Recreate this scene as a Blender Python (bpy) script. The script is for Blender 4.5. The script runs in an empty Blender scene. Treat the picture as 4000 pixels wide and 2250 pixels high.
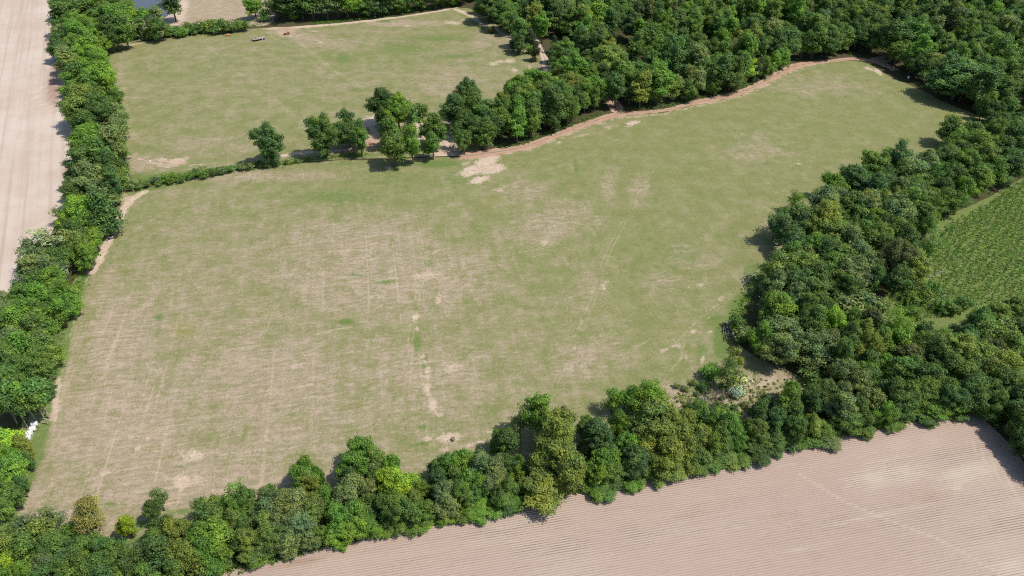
import bpy, math, random
import numpy as np
from mathutils import Vector

# ------------------------------------------------------------------ camera, light, exposure
SC = bpy.context.scene
CAM_H, PITCH, FPX, W0, H0 = 120.0, math.radians(38.0), 2826.0, 4000.0, 2250.0
cam = bpy.data.cameras.new('camera')
cam.sensor_width = 36.0
cam.lens = 36.0 * FPX / W0
cam.clip_start, cam.clip_end = 0.5, 6000.0
camo = bpy.data.objects.new('camera', cam)
SC.collection.objects.link(camo)
camo.location = (0, 0, CAM_H)
camo.rotation_euler = (math.pi / 2 - PITCH, 0, 0)
SC.camera = camo

SUN_EL = math.radians(58.0)
SUN_AZ = math.radians(101.0)          # compass-like: 0 = +Y, clockwise towards +X
sun_vec = Vector((math.sin(SUN_AZ) * math.cos(SUN_EL), math.cos(SUN_AZ) * math.cos(SUN_EL), math.sin(SUN_EL)))
world = bpy.data.worlds.new('World')
SC.world = world
world.use_nodes = True
wn = world.node_tree.nodes
sky = wn.new('ShaderNodeTexSky')
sky.sky_type = 'NISHITA'
sky.sun_disc = False
sky.sun_elevation = SUN_EL
sky.sun_rotation = SUN_AZ
world.node_tree.links.new(sky.outputs[0], wn['Background'].inputs[0])
wn['Background'].inputs[1].default_value = 0.13
sun = bpy.data.lights.new('sun', 'SUN')
sun.energy = 4.4
sun.angle = math.radians(0.53)
sun.color = (1.0, 0.95, 0.87)
suno = bpy.data.objects.new('sun', sun)
SC.collection.objects.link(suno)
suno.rotation_euler = sun_vec.to_track_quat('Z', 'Y').to_euler()
SC.view_settings.view_transform = 'Standard'
SC.view_settings.look = 'None'
SC.view_settings.gamma = 1.0
SC.view_settings.exposure = 0.25
SC.view_settings.use_curve_mapping = False
SC.cycles.use_denoising = False
SC.cycles.filter_width = 1.05
SC.cycles.max_bounces = 6
SC.cycles.transparent_max_bounces = 8

R = random.Random(11)
NR = np.random.default_rng(5)
COL = SC.collection

# ------------------------------------------------------------------ pixel <-> ground
CP, SP = math.cos(PITCH), math.sin(PITCH)
def G(px, py, z=0.0):
    """a pixel of the photograph -> the point at height z, and its depth"""
    a, b = (px - 2000.0) / FPX, -(py - 1125.0) / FPX
    d = (a, b * SP + CP, b * CP - SP)
    t = (z - CAM_H) / d[2]
    return (a * t, d[1] * t, t)
def P(x, y, z=0.0):
    dz = z - CAM_H
    f = y * CP - dz * SP
    u = y * SP + dz * CP
    return 2000.0 + FPX * x / f, 1125.0 - FPX * u / f
def gpoly(pts):
    return np.array([G(a, b)[:2] for a, b in pts])
def in_poly(x, y, poly):
    x = np.asarray(x, float); y = np.asarray(y, float)
    inside = np.zeros(x.shape, bool)
    n = len(poly)
    for i in range(n):
        x1, y1 = poly[i]; x2, y2 = poly[(i + 1) % n]
        if y1 == y2:
            continue
        c = ((y1 > y) != (y2 > y)) & (x < (x2 - x1) * (y - y1) / (y2 - y1) + x1)
        inside ^= c
    return inside
def seg_dist(x, y, pts, closed=False):
    best = np.full(np.shape(x), 1e9)
    bx = np.zeros(np.shape(x)); by = np.zeros(np.shape(x))
    n = len(pts)
    for i in range(n if closed else n - 1):
        x1, y1 = pts[i]; x2, y2 = pts[(i + 1) % n]
        dx, dy = x2 - x1, y2 - y1
        L = dx * dx + dy * dy + 1e-9
        t = np.clip(((x - x1) * dx + (y - y1) * dy) / L, 0, 1)
        qx, qy = x1 + t * dx, y1 + t * dy
        d = np.hypot(x - qx, y - qy)
        m = d < best
        best = np.where(m, d, best); bx = np.where(m, qx, bx); by = np.where(m, qy, by)
    return best, bx, by
def smooth(pts, step=3.0, closed=False):
    """Catmull-Rom through ground points"""
    pts = [np.array(p, float) for p in pts]
    n = len(pts)
    out = []
    for i in range(n if closed else n - 1):
        p1, p2 = pts[i], pts[(i + 1) % n]
        p0 = pts[(i - 1) % n] if closed or i > 0 else 2 * p1 - p2
        p3 = pts[(i + 2) % n] if closed or i + 2 < n else 2 * p2 - p1
        k = max(1, int(np.hypot(*(p2 - p1)) / step))
        for j in range(k):
            t = j / k
            out.append(0.5 * (2 * p1 + (p2 - p0) * t + (2 * p0 - 5 * p1 + 4 * p2 - p3) * t * t + (3 * p1 - p0 - 3 * p2 + p3) * t ** 3))
    if not closed:
        out.append(pts[-1])
    return np.array(out)

# ------------------------------------------------------------------ node helpers
def srgb(r, g, b, k=1.0):
    f = lambda c: ((c / 255) / 12.92 if c <= 10 else ((c / 255 + 0.055) / 1.055) ** 2.4) * k
    return (f(r), f(g), f(b), 1.0)
class NT:
    def __init__(s, name):
        s.m = bpy.data.materials.new(name)
        s.m.use_nodes = True
        s.t = s.m.node_tree
        s.n = s.t.nodes
        s.bsdf = s.n['Principled BSDF']
        s.out = s.n['Material Output']
        s.pos = s.n.new('ShaderNodeNewGeometry').outputs['Position']
    def link(s, a, b):
        s.t.links.new(a, b)
    def put(s, sock, v):
        if hasattr(v, 'is_output') or isinstance(v, bpy.types.NodeSocket):
            s.link(v, sock)
        else:
            sock.default_value = v
    def math(s, op, a, b=0.0, clamp=False):
        n = s.n.new('ShaderNodeMath'); n.operation = op; n.use_clamp = clamp
        s.put(n.inputs[0], a); s.put(n.inputs[1], b)
        return n.outputs[0]
    def mapped(s, angle=0.0, scale=(1, 1, 1), loc=(0, 0, 0), src=None):
        n = s.n.new('ShaderNodeMapping'); n.vector_type = 'POINT'
        s.link(src or s.pos, n.inputs[0])
        n.inputs['Rotation'].default_value = (0, 0, -angle)
        m = s.n.new('ShaderNodeMapping')
        s.link(n.outputs[0], m.inputs[0])
        m.inputs['Scale'].default_value = scale
        m.inputs['Location'].default_value = loc
        return m.outputs[0]
    def noise(s, scale, detail=4, rough=0.6, vec=None, dist=0.0):
        n = s.n.new('ShaderNodeTexNoise')
        n.inputs['Scale'].default_value = scale
        n.inputs['Detail'].default_value = detail
        n.inputs['Roughness'].default_value = rough
        n.inputs['Distortion'].default_value = dist
        s.link(vec or s.pos, n.inputs['Vector'])
        return n.outputs[0]
    def attr(s, name):
        n = s.n.new('ShaderNodeAttribute'); n.attribute_name = name
        return n.outputs['Fac']
    def step(s, v, lo, hi):
        n = s.n.new('ShaderNodeMapRange'); n.interpolation_type = 'SMOOTHSTEP'
        s.put(n.inputs[0], v); n.inputs[1].default_value = lo; n.inputs[2].default_value = hi
        return n.outputs[0]
    def mix(s, f, a, b, mode='MIX'):
        n = s.n.new('ShaderNodeMix'); n.data_type = 'RGBA'; n.blend_type = mode
        s.put(n.inputs[0], f); s.put(n.inputs[6], a); s.put(n.inputs[7], b)
        return n.outputs[2]
    def add(s, *v):
        r = v[0]
        for x in v[1:]:
            r = s.math('ADD', r, x)
        return r
    def amp(s, noise, k):
        """(noise-0.5)*k"""
        return s.math('MULTIPLY', s.math('SUBTRACT', noise, 0.5), k)
    def bump(s, h, strength, dist):
        n = s.n.new('ShaderNodeBump')
        n.inputs['Strength'].default_value = strength; n.inputs['Distance'].default_value = dist
        s.link(h, n.inputs['Height']); s.link(n.outputs[0], s.bsdf.inputs['Normal'])
    def finish(s, col, rough=0.95, spec=0.15):
        s.put(s.bsdf.inputs['Base Color'], col)
        s.bsdf.inputs['Roughness'].default_value = rough
        s.bsdf.inputs['Specular IOR Level'].default_value = spec
        return s.m

def ang(p, q):
    a, b = G(*p), G(*q)
    return math.atan2(b[1] - a[1], b[0] - a[0])

KA = 0.60      # displayed sunlit colour -> albedo
def pasture_material(name, dirA, dirB, sA=0.5, sB=0.5):
    t = NT(name)
    big = t.noise(0.022, 5, 0.6)
    mid = t.noise(0.16, 5, 0.62)
    fine = t.noise(1.0, 5, 0.72)
    pat = t.noise(0.45, 4, 0.65)
    spk = t.noise(1.7, 3, 0.65)
    wob = t.n.new('ShaderNodeVectorMath'); wob.operation = 'ADD'
    wn_ = t.n.new('ShaderNodeTexNoise'); wn_.inputs['Scale'].default_value = 0.08; t.link(t.pos, wn_.inputs['Vector'])
    ws = t.n.new('ShaderNodeVectorMath'); ws.operation = 'SCALE'; ws.inputs['Scale'].default_value = 3.0; t.link(wn_.outputs['Color'], ws.inputs[0])
    t.link(t.pos, wob.inputs[0]); t.link(ws.outputs[0], wob.inputs[1]); wp = wob.outputs[0]
    stA = t.noise(1.0, 5, 0.65, t.mapped(dirA, (0.26, 1.05, 1), src=wp))
    stA2 = t.noise(1.0, 4, 0.65, t.mapped(dirA, (0.06, 0.3, 1), (31, 7, 0), src=wp))
    stB = t.noise(1.0, 5, 0.65, t.mapped(dirB, (0.08, 0.62, 1), (13, 3, 0), src=wp))
    dry, soil, lush, yel, line, red = (t.attr(k) for k in ('dry', 'soil', 'lush', 'yellow', 'line', 'red'))
    # green to tan
    mini = t.noise(1.0, 5, 0.7, t.mapped(dirA, (0.55, 1.5, 1), (3, 17, 0), src=wp))
    miniB = t.noise(1.0, 4, 0.7, t.mapped(dirB, (0.4, 1.2, 1), (21, 5, 0), src=wp))
    wv_ = t.n.new('ShaderNodeTexWave'); wv_.wave_type = 'BANDS'; wv_.bands_direction = 'Y'
    wv_.inputs['Scale'].default_value = 1.0; wv_.inputs['Distortion'].default_value = 2.2; wv_.inputs['Detail'].default_value = 3; wv_.inputs['Detail Scale'].default_value = 0.6
    kk = 2 * math.pi / 3.6 / 20.0
    t.link(t.mapped(dirB, (kk * 0.25, kk, 1), src=wp), wv_.inputs['Vector'])
    swath = t.math('MULTIPLY', t.amp(wv_.outputs['Fac'], 0.2), t.step(mid, 0.4, 0.6))
    dk_ = t.math('ADD', t.math('MULTIPLY', dry, 1.3), 0.2)
    d = t.add(dry, t.amp(big, 0.6), t.amp(mid, 0.9), t.math('MULTIPLY', t.add(t.amp(stA, sA), t.amp(stA2, sA * 0.7), t.amp(stB, sB * 1.3), t.math('MULTIPLY', swath, sB * 1.6), t.amp(mini, 0.7), t.amp(miniB, 0.6)), dk_), t.amp(fine, 0.6))
    green = t.mix(t.step(mid, 0.3, 0.7), srgb(138, 142, 90, KA), srgb(153, 152, 105, KA))
    green = t.mix(t.step(t.add(pat, t.amp(fine, 0.5)), 0.45, 0.8), green, srgb(124, 136, 74, KA))
    tan = t.mix(t.step(t.add(stA, t.amp(mini, 0.5)), 0.35, 0.7), srgb(168, 154, 126, KA), srgb(194, 174, 154, KA))
    tan = t.mix(t.step(pat, 0.5, 0.8), tan, srgb(162, 146, 120, KA))
    c = t.mix(t.step(d, 0.12, 0.82), green, tan)
    c = t.mix(t.math('MULTIPLY', t.step(t.add(yel, t.amp(pat, 0.9), t.amp(fine, 0.7)), 0.35, 0.95), 0.65), c, srgb(152, 148, 72, KA))
    c = t.mix(t.math('MULTIPLY', t.step(t.add(lush, t.amp(mid, 0.5), t.amp(pat, 0.9), t.amp(fine, 0.7)), 0.3, 0.95), 0.85), c, srgb(108, 134, 66, KA))
    # straw patches and bare soil
    straw = t.add(t.amp(stA, 1.0 * sA), t.amp(mini, 0.7), t.amp(miniB, 1.3 * sB), t.amp(stB, 0.9 * sB), t.amp(mid, 0.7), t.math('MULTIPLY', dry, 0.40))
    c = t.mix(t.math('MULTIPLY', t.step(straw, 0.32, 0.78), 0.62), c, srgb(204, 186, 160, KA))
    c = t.mix(t.math('MULTIPLY', t.step(t.add(line, t.amp(fine, 1.0), t.amp(pat, 1.3), t.amp(mid, 0.9)), 0.3, 1.15), 0.68), c, srgb(208, 194, 164, KA))
    sc = t.mix(t.step(pat, 0.35, 0.7), srgb(226, 206, 184, KA), srgb(203, 178, 158, KA))
    sc = t.mix(red, sc, srgb(186, 138, 112, KA))
    c = t.mix(t.step(t.add(soil, t.math('MULTIPLY', dry, 0.16), t.amp(mid, 0.8), t.amp(pat, 1.6), t.amp(fine, 1.1), t.amp(stA, 0.9 * sA), t.amp(stB, 0.6 * sB)), 0.42, 0.92), c, sc)
    # crisp drill rows showing through where the sward is thin
    thinA = t.noise(1.0, 2, 0.5, t.mapped(dirA, (0.03, 1.15, 1), (7, 2, 0), src=wp))
    thinB = t.noise(1.0, 2, 0.5, t.mapped(dirB, (0.016, 0.85, 1), (17, 23, 0)))
    gate = t.step(t.add(dry, t.amp(mid, 1.1), t.amp(big, 0.5)), 0.35, 0.75)
    rows = t.math('MAXIMUM', t.math('MULTIPLY', t.step(t.add(thinB, t.amp(fine, 0.45)), 0.58, 0.74), 0.46), t.math('MULTIPLY', t.step(t.add(thinA, t.amp(fine, 0.45)), 0.58, 0.74), 0.42))
    c = t.mix(t.math('MULTIPLY', rows, t.math('MULTIPLY', gate, 2.0 * sB, clamp=True)), c, srgb(216, 199, 172, KA))
    # fine tussock speckle: darker and lighter tufts
    c = t.mix(t.math('MULTIPLY', t.step(spk, 0.54, 0.72), 0.42), c, srgb(96, 104, 58, KA))
    c = t.mix(t.math('MULTIPLY', t.step(fine, 0.54, 0.72), 0.34), c, srgb(200, 186, 150, KA))
    grain = t.noise(3.2, 2, 0.6)
    c = t.mix(1.0, c, t.mix(t.step(grain, 0.3, 0.7), (0.90, 0.90, 0.89, 1), (1.22, 1.20, 1.16, 1)), 'MULTIPLY')
    t.bump(t.add(fine, t.math('MULTIPLY', stA, 0.6)), 0.5, 0.25)
    return t.finish(c)

def bare_material(name, dirA, c1, c2, c3, row=0.76, rowk=0.35, straw=None):
    t = NT(name)
    big = t.noise(0.02, 5, 0.6)
    mid = t.noise(0.12, 5, 0.65)
    fine = t.noise(1.8, 5, 0.75)
    st = t.noise(1.0, 5, 0.6, t.mapped(dirA, (0.02, 0.16, 1)))
    stf = t.noise(1.0, 4, 0.7, t.mapped(dirA, (0.25, 2.6, 1), (5, 9, 0)))
    c = t.mix(t.step(t.add(big, t.amp(mid, 0.6)), 0.3, 0.7), c1, c2)
    soil, red, line = t.attr('soil'), t.attr('red'), t.attr('line')
    c = t.mix(t.step(t.add(red, t.amp(mid, 0.7), t.amp(st, 0.6), t.amp(fine, 0.3)), 0.3, 0.9), c, c3)
    c = t.mix(t.math('MULTIPLY', t.step(st, 0.5, 0.8), 0.3), c, straw or c2)
    c = t.mix(t.math('MULTIPLY', t.step(t.add(soil, t.amp(st, 0.9), t.amp(stf, 1.1)), 0.4, 0.9), 0.8), c, straw or c2)
    if row:
        w = t.n.new('ShaderNodeTexWave'); w.wave_type = 'BANDS'; w.bands_direction = 'Y'; w.wave_profile = 'SIN'
        w.inputs['Scale'].default_value = 1.0
        w.inputs['Distortion'].default_value = 0.55
        w.inputs['Detail'].default_value = 2
        w.inputs['Detail Scale'].default_value = 0.8
        k = 2 * math.pi / row / 20.0
        t.link(t.mapped(dirA, (k * 0.5, k, 1)), w.inputs['Vector'])
        wv = w.outputs['Fac']
        pick = t.noise(1.0, 2, 0.5, t.mapped(dirA, (0.015, 0.22, 1), (3, 1, 0)))
        dk = t.math('MULTIPLY', t.step(t.add(wv, t.amp(pick, 1.5), t.amp(stf, 1.2), t.amp(fine, 0.9)), 0.55, 1.35), t.math('MULTIPLY', t.step(t.add(mid, t.amp(big, 0.6)), 0.30, 0.62), rowk * 1.3))
        c = t.mix(dk, c, srgb(112, 92, 78, KA))  # furrow shade painted in as dark lines along the rows
        lt = t.math('MULTIPLY', t.step(t.add(t.math('SUBTRACT', 1.0, wv), t.amp(stf, 1.4), t.amp(pick, 0.6)), 0.85, 1.2), 0.42)
        c = t.mix(lt, c, straw or c2)
        t.bump(t.add(t.math('MULTIPLY', wv, -0.5), t.math('MULTIPLY', fine, 0.7)), 0.6, 0.2)
    else:
        stl = t.noise(1.0, 4, 0.6, t.mapped(dirA, (0.006, 0.42, 1), (2, 8, 0)))
        c = t.mix(t.math('MULTIPLY', t.step(stl, 0.44, 0.72), 0.42), c, c3)
        c = t.mix(t.math('MULTIPLY', t.step(mid, 0.5, 0.75), 0.3), c, c1)
        t.bump(fine, 0.4, 0.15)
    c = t.mix(t.math('MULTIPLY', t.step(line, 0.2, 0.8), 0.4), c, straw or c2)
    c = t.mix(t.math('MULTIPLY', t.step(fine, 0.55, 0.8), 0.25), c, srgb(120, 98, 84, KA))
    c = t.mix(t.math('MULTIPLY', t.step(t.math('SUBTRACT', 1.0, fine), 0.52, 0.75), 0.3), c, srgb(222, 204, 182, KA))
    return t.finish(c)

def plain_material(name, rgb, rough=0.8, var=0.35, scale=3.0, spec=0.3, metal=0.0):
    t = NT(name)
    n = t.noise(scale, 4, 0.65)
    lo = tuple(v * (1 - var) for v in rgb[:3]) + (1,)
    hi = tuple(min(1, v * (1 + var)) for v in rgb[:3]) + (1,)
    t.bsdf.inputs['Metallic'].default_value = metal
    return t.finish(t.mix(t.step(n, 0.3, 0.7), lo, hi), rough, spec)

# ------------------------------------------------------------------ object helpers
def tag(o, label=None, cat=None, group=None, kind=None):
    if label: o['label'] = label
    if cat: o['category'] = cat
    if group: o['group'] = group
    if kind: o['kind'] = kind
    return o
def link(o, parent=None):
    COL.objects.link(o)
    if parent: o.parent = parent
    return o
def empty(name, loc, rz=0.0):
    o = bpy.data.objects.new(name, None)
    o.empty_display_size = 0.3
    o.location = loc; o.rotation_euler = (0, 0, rz)
    return link(o)
def mesh_from(name, verts, faces, mat=None, shade=False):
    me = bpy.data.meshes.new(name)
    me.from_pydata([tuple(v) for v in verts], [], [tuple(f) for f in faces])
    me.update()
    if mat: me.materials.append(mat)
    if shade: me.polygons.foreach_set('use_smooth', [True] * len(me.polygons))
    return me
def quads_mesh(name, verts, mat, tint=None):
    """verts: (n,4,3) array of separate quads; tint: (n,) value"""
    n = len(verts)
    me = bpy.data.meshes.new(name)
    me.vertices.add(n * 4)
    me.vertices.foreach_set('co', np.ascontiguousarray(verts, dtype=np.float32).ravel())
    me.loops.add(n * 4)
    me.loops.foreach_set('vertex_index', np.arange(n * 4, dtype=np.int32))
    me.polygons.add(n)
    me.polygons.foreach_set('loop_start', np.arange(0, n * 4, 4, dtype=np.int32))
    me.update(calc_edges=True)
    if tint is not None:
        a = me.attributes.new('tint', 'FLOAT', 'FACE')
        a.data.foreach_set('value', np.asarray(tint, np.float32))
    me.materials.append(mat)
    return me

class MB:
    """collects boxes, tubes and revolved shapes of ONE part"""
    def __init__(s): s.v, s.f = [], []
    def box(s, c, size, rz=0.0, tilt=0.0):
        i = len(s.v); cx, cy, cz = c; sx, sy, sz = (k / 2 for k in size)
        ca, sa = math.cos(rz), math.sin(rz)
        for z in (-sz, sz):
            for x, y in ((-sx, -sy), (sx, -sy), (sx, sy), (-sx, sy)):
                zz = z + x * math.tan(tilt)
                s.v.append((cx + x * ca - y * sa, cy + x * sa + y * ca, cz + zz))
        s.f += [(i, i + 3, i + 2, i + 1), (i + 4, i + 5, i + 6, i + 7)]
        s.f += [(i + k, i + (k + 1) % 4, i + 4 + (k + 1) % 4, i + 4 + k) for k in range(4)]
        return s
    def tube(s, pts, rad, n=7, cap=True):
        pts = [Vector(p) for p in pts]
        if not hasattr(rad, '__len__'): rad = [rad] * len(pts)
        base = len(s.v)
        for i, p in enumerate(pts):
            d = (pts[min(i + 1, len(pts) - 1)] - pts[max(i - 1, 0)]).normalized()
            u = d.orthogonal().normalized() if i == 0 else (pu - d * pu.dot(d)).normalized()
            pu = u
            w = d.cross(u)
            for k in range(n):
                a = 2 * math.pi * k / n
                s.v.append(tuple(p + (u * math.cos(a) + w * math.sin(a)) * rad[i]))
        for i in range(len(pts) - 1):
            for k in range(n):
                a, b = base + i * n + k, base + i * n + (k + 1) % n
                s.f.append((a, b, b + n, a + n))
        if cap:
            s.f.append(tuple(base + k for k in reversed(range(n))))
            e = base + (len(pts) - 1) * n
            s.f.append(tuple(e + k for k in range(n)))
        return s
    def lathe(s, prof, n=16, axis='z', c=(0, 0, 0), jit=0.0, rng=None):
        """prof: [(radius, along)]"""
        base = len(s.v)
        for r, h in prof:
            for k in range(n):
                a = 2 * math.pi * k / n
                rr = r * (1 + (rng.uniform(-jit, jit) if rng else 0))
                x, y = rr * math.cos(a), rr * math.sin(a)
                q = {'z': (x, y, h), 'x': (h, x, y), 'y': (y, h, x)}[axis]
                s.v.append((c[0] + q[0], c[1] + q[1], c[2] + q[2]))
        for i in range(len(prof) - 1):
            for k in range(n):
                a, b = base + i * n + k, base + i * n + (k + 1) % n
                s.f.append((a, b, b + n, a + n))
        s.f.append(tuple(base + k for k in reversed(range(n))))
        e = base + (len(prof) - 1) * n
        s.f.append(tuple(e + k for k in range(n)))
        return s
    def build(s, name, mat, parent=None, shade=False):
        o = bpy.data.objects.new(name, mesh_from(name, s.v, s.f, mat, shade))
        return link(o, parent)

# ------------------------------------------------------------------ ground sheets
def grid_sheet(name, poly, cell, z, mat, masks, wiggle=0.5, label=None):
    """a sheet of square cells cut to a ground polygon; masks: {attribute: f(x, y, u, v)}"""
    edge = smooth(poly, 3.0, closed=True)
    edge = edge + NR.normal(0, wiggle * 0.5, edge.shape)
    x0, y0 = edge.min(0); x1, y1 = edge.max(0)
    xs = np.arange(x0, x1 + cell, cell); ys = np.arange(y0, y1 + cell, cell)
    cx, cy = np.meshgrid(xs[:-1] + cell / 2, ys[:-1] + cell / 2)
    keep = in_poly(cx, cy, edge)
    nx = len(xs)
    jj, ii = np.nonzero(keep)
    quad = np.stack([jj * nx + ii, jj * nx + ii + 1, (jj + 1) * nx + ii + 1, (jj + 1) * nx + ii], 1)
    used, inv = np.unique(quad, return_inverse=True)
    quad = inv.reshape(-1, 4)
    X = xs[used % nx]; Y = ys[used // nx]
    cnt = np.bincount(quad.ravel(), minlength=len(used))
    b = cnt < 4
    _, qx, qy = seg_dist(X[b], Y[b], edge, closed=True)
    X[b], Y[b] = qx, qy
    me = bpy.data.meshes.new(name)
    co = np.stack([X, Y, np.full(len(X), z)], 1)
    n = len(quad)
    me.vertices.add(len(X)); me.vertices.foreach_set('co', co.astype(np.float32).ravel())
    me.loops.add(n * 4); me.loops.foreach_set('vertex_index', quad.astype(np.int32).ravel())
    me.polygons.add(n); me.polygons.foreach_set('loop_start', np.arange(0, n * 4, 4, dtype=np.int32))
    me.update(calc_edges=True)
    u, v = P(X, Y)
    for k, fn in masks.items():
        a = me.attributes.new(k, 'FLOAT', 'POINT')
        a.data.foreach_set('value', np.clip(fn(X, Y, u, v), 0, 1.5).astype(np.float32))
    me.materials.append(mat)
    o = link(bpy.data.objects.new(name, me))
    o['kind'] = 'structure'
    if label: o['label'] = label
    return o
def blobs(lst):
    """soft ellipses (px, py, rx, ry, amount[, angle degrees])"""
    def f(X, Y, u, v):
        m = np.zeros(len(X))
        for e in lst:
            a = math.radians(e[5]) if len(e) > 5 else 0.0
            du, dv = u - e[0], v - e[1]
            p = (du * math.cos(a) + dv * math.sin(a)) / e[2]
            q = (-du * math.sin(a) + dv * math.cos(a)) / e[3]
            m = np.maximum(m, e[4] * np.exp(-(p * p + q * q) * 0.75)) if e[4] > 0 else m + e[4] * np.exp(-(p * p + q * q))
        return m
    return f
def lines(lst):
    """polylines ([px points], width in metres, amount[, gauge]) - gauge gives a pair of ruts"""
    def f(X, Y, u, v):
        m = np.zeros(len(X))
        for e in lst:
            pts = smooth([G(a, b)[:2] for a, b in e[0]], 3.0)
            lo, hi = pts.min(0) - 4, pts.max(0) + 4
            k = (X > lo[0]) & (X < hi[0]) & (Y > lo[1]) & (Y < hi[1])
            if not k.any():
                continue
            d, qx, qy = seg_dist(X[k], Y[k], pts)
            if len(e) > 3:
                end = (np.hypot(qx - pts[0, 0], qy - pts[0, 1]) < 0.01) | (np.hypot(qx - pts[-1, 0], qy - pts[-1, 1]) < 0.01)
                d = np.abs(d - e[3] * 0.62 / 2) + end * 9.0
            m[k] = np.maximum(m[k], e[2] * np.exp(-(d / (e[1] * (0.75 if e[1] < 0.7 and len(e) < 4 else 1.0))) ** 2))
        return m
    return f
def both(*fs):
    return lambda X, Y, u, v: np.maximum.reduce([f(X, Y, u, v) for f in fs])
zero = lambda X, Y, u, v: np.zeros(len(X))

# ================================================================== THE SETTING
# directions of the drilled rows and mowing passes, read off the photograph
DIR_A = ang((1080, 1135), (1560, 1085))
DIR_B = ang((640, 1330), (760, 900))
DIR_S = ang((2100, 2075), (3600, 1820))
DIR_L = ang((60, 900), (150, 100))
DIR_U = ang((700, 420), (1300, 395))
M_PAST = pasture_material('pasture_grass', DIR_A, DIR_B, 0.42, 0.5)
M_PAST2 = pasture_material('mown_pasture_grass', DIR_U, ang((500, 500), (460, 250)), 0.28, 0.12)
M_STUB = bare_material('stubble_soil', DIR_S, srgb(198, 173, 157, KA), srgb(209, 186, 169, KA), srgb(182, 150, 131, KA), 0.5, 0.5, srgb(222, 205, 184, KA))
M_PALE = bare_material('pale_tilled_soil', DIR_L, srgb(212, 192, 174, KA * 1.05), srgb(228, 212, 198, KA * 1.05), srgb(182, 150, 132, KA), 0, 0.0, srgb(234, 218, 198, KA * 1.08))

def floor_material():
    t = NT('woodland_floor')
    a = t.noise(0.25, 5, 0.65); b = t.noise(1.6, 4, 0.7)
    c = t.mix(t.step(a, 0.35, 0.65), srgb(92, 80, 62, KA), srgb(84, 92, 50, KA))
    c = t.mix(t.step(b, 0.5, 0.75), c, srgb(122, 106, 84, KA))
    t.bump(b, 0.6, 0.3)
    return t.finish(c)
g = MB()
g.v = [(-2600, -700, 0), (2600, -700, 0), (2600, 4200, 0), (-2600, 4200, 0)]; g.f = [(0, 1, 2, 3)]
go = g.build('ground', floor_material())
go['kind'] = 'structure'

main_px = [(480, 742), (560, 735), (700, 705), (900, 672), (1100, 645), (1300, 628), (1500, 622), (1700, 615), (1830, 610), (1950, 600),
           (2050, 580), (2150, 545), (2250, 505), (2330, 478), (2420, 455), (2500, 447), (2600, 438), (2700, 412), (2800, 392), (2900, 366),
           (3000, 320), (3080, 276), (3150, 256), (3250, 243), (3330, 238), (3400, 254), (3480, 300), (3600, 352), (3700, 405), (3850, 470),
           (3860, 560), (3760, 650), (3560, 770), (3330, 850), (3150, 930), (3060, 1020), (3000, 1080), (2930, 1160), (2880, 1250), (2870, 1330),
           (2960, 1400), (3150, 1480), (3250, 1560), (3080, 1640), (2880, 1690), (2600, 1700), (2450, 1720), (2200, 1790), (2000, 1860), (1800, 1900),
           (1600, 1950), (1300, 2040), (1000, 2120), (800, 2160), (560, 2190), (330, 2200), (60, 2150), (-60, 2060),
           (10, 1930), (70, 1700), (130, 1500), (200, 1300), (280, 1120), (360, 950), (420, 830)]
upper_px = [(420, 185), (600, 158), (800, 128), (1050, 108), (1200, 100), (1400, 82), (1600, 58), (1800, 30), (1880, 60), (1980, 125),
            (2080, 190), (2150, 260), (2140, 310), (2060, 380), (1990, 450), (1920, 540), (1840, 600), (1700, 610), (1500, 618), (1300, 624),
            (1100, 641), (900, 668), (700, 701), (560, 731), (480, 738), (430, 690), (440, 600), (450, 500), (430, 400), (400, 280)]
left_px = [(-2600, -330), (190, -330), (210, -60), (214, 60), (216, 160), (232, 260), (262, 360), (290, 470), (300, 560), (296, 660), (280, 740),
           (240, 830), (200, 920), (150, 1010), (110, 1100), (60, 1190), (-60, 1350), (-600, 1500), (-2000, 1300)]
bottom_px = [(760, 2290), (900, 2230), (1050, 2185), (1300, 2125), (1500, 2075), (1700, 2030), (1900, 1990), (2080, 1960), (2250, 1915), (2400, 1890),
             (2550, 1850), (2700, 1810), (2900, 1770), (3050, 1735), (3200, 1705), (3400, 1670), (3560, 1640), (3700, 1615), (3800, 1610), (3900, 1690),
             (4010, 1810), (4110, 1950), (4200, 2150), (4300, 2500), (4200, 2700), (500, 2700), (500, 2420)]
dryp_px = [(360, 175), (440, 178), (600, 150), (800, 118), (1040, 98), (1075, 60), (1110, -30), (1060, -130), (700, -190), (400, -190), (390, -60), (340, 60)]
plant_px = [(4300, 560), (4000, 692), (3930, 730), (3830, 785), (3700, 840), (3640, 890), (3600, 960), (3590, 1020), (3560, 1070), (3500, 1120),
            (3440, 1175), (3430, 1240), (3500, 1270), (3640, 1290), (3760, 1260), (3860, 1220), (4000, 1190), (4300, 1190)]

main_g, upper_g, left_g, bottom_g, plant_g = map(gpoly, (main_px, upper_px, left_px, bottom_px, plant_px))

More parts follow.
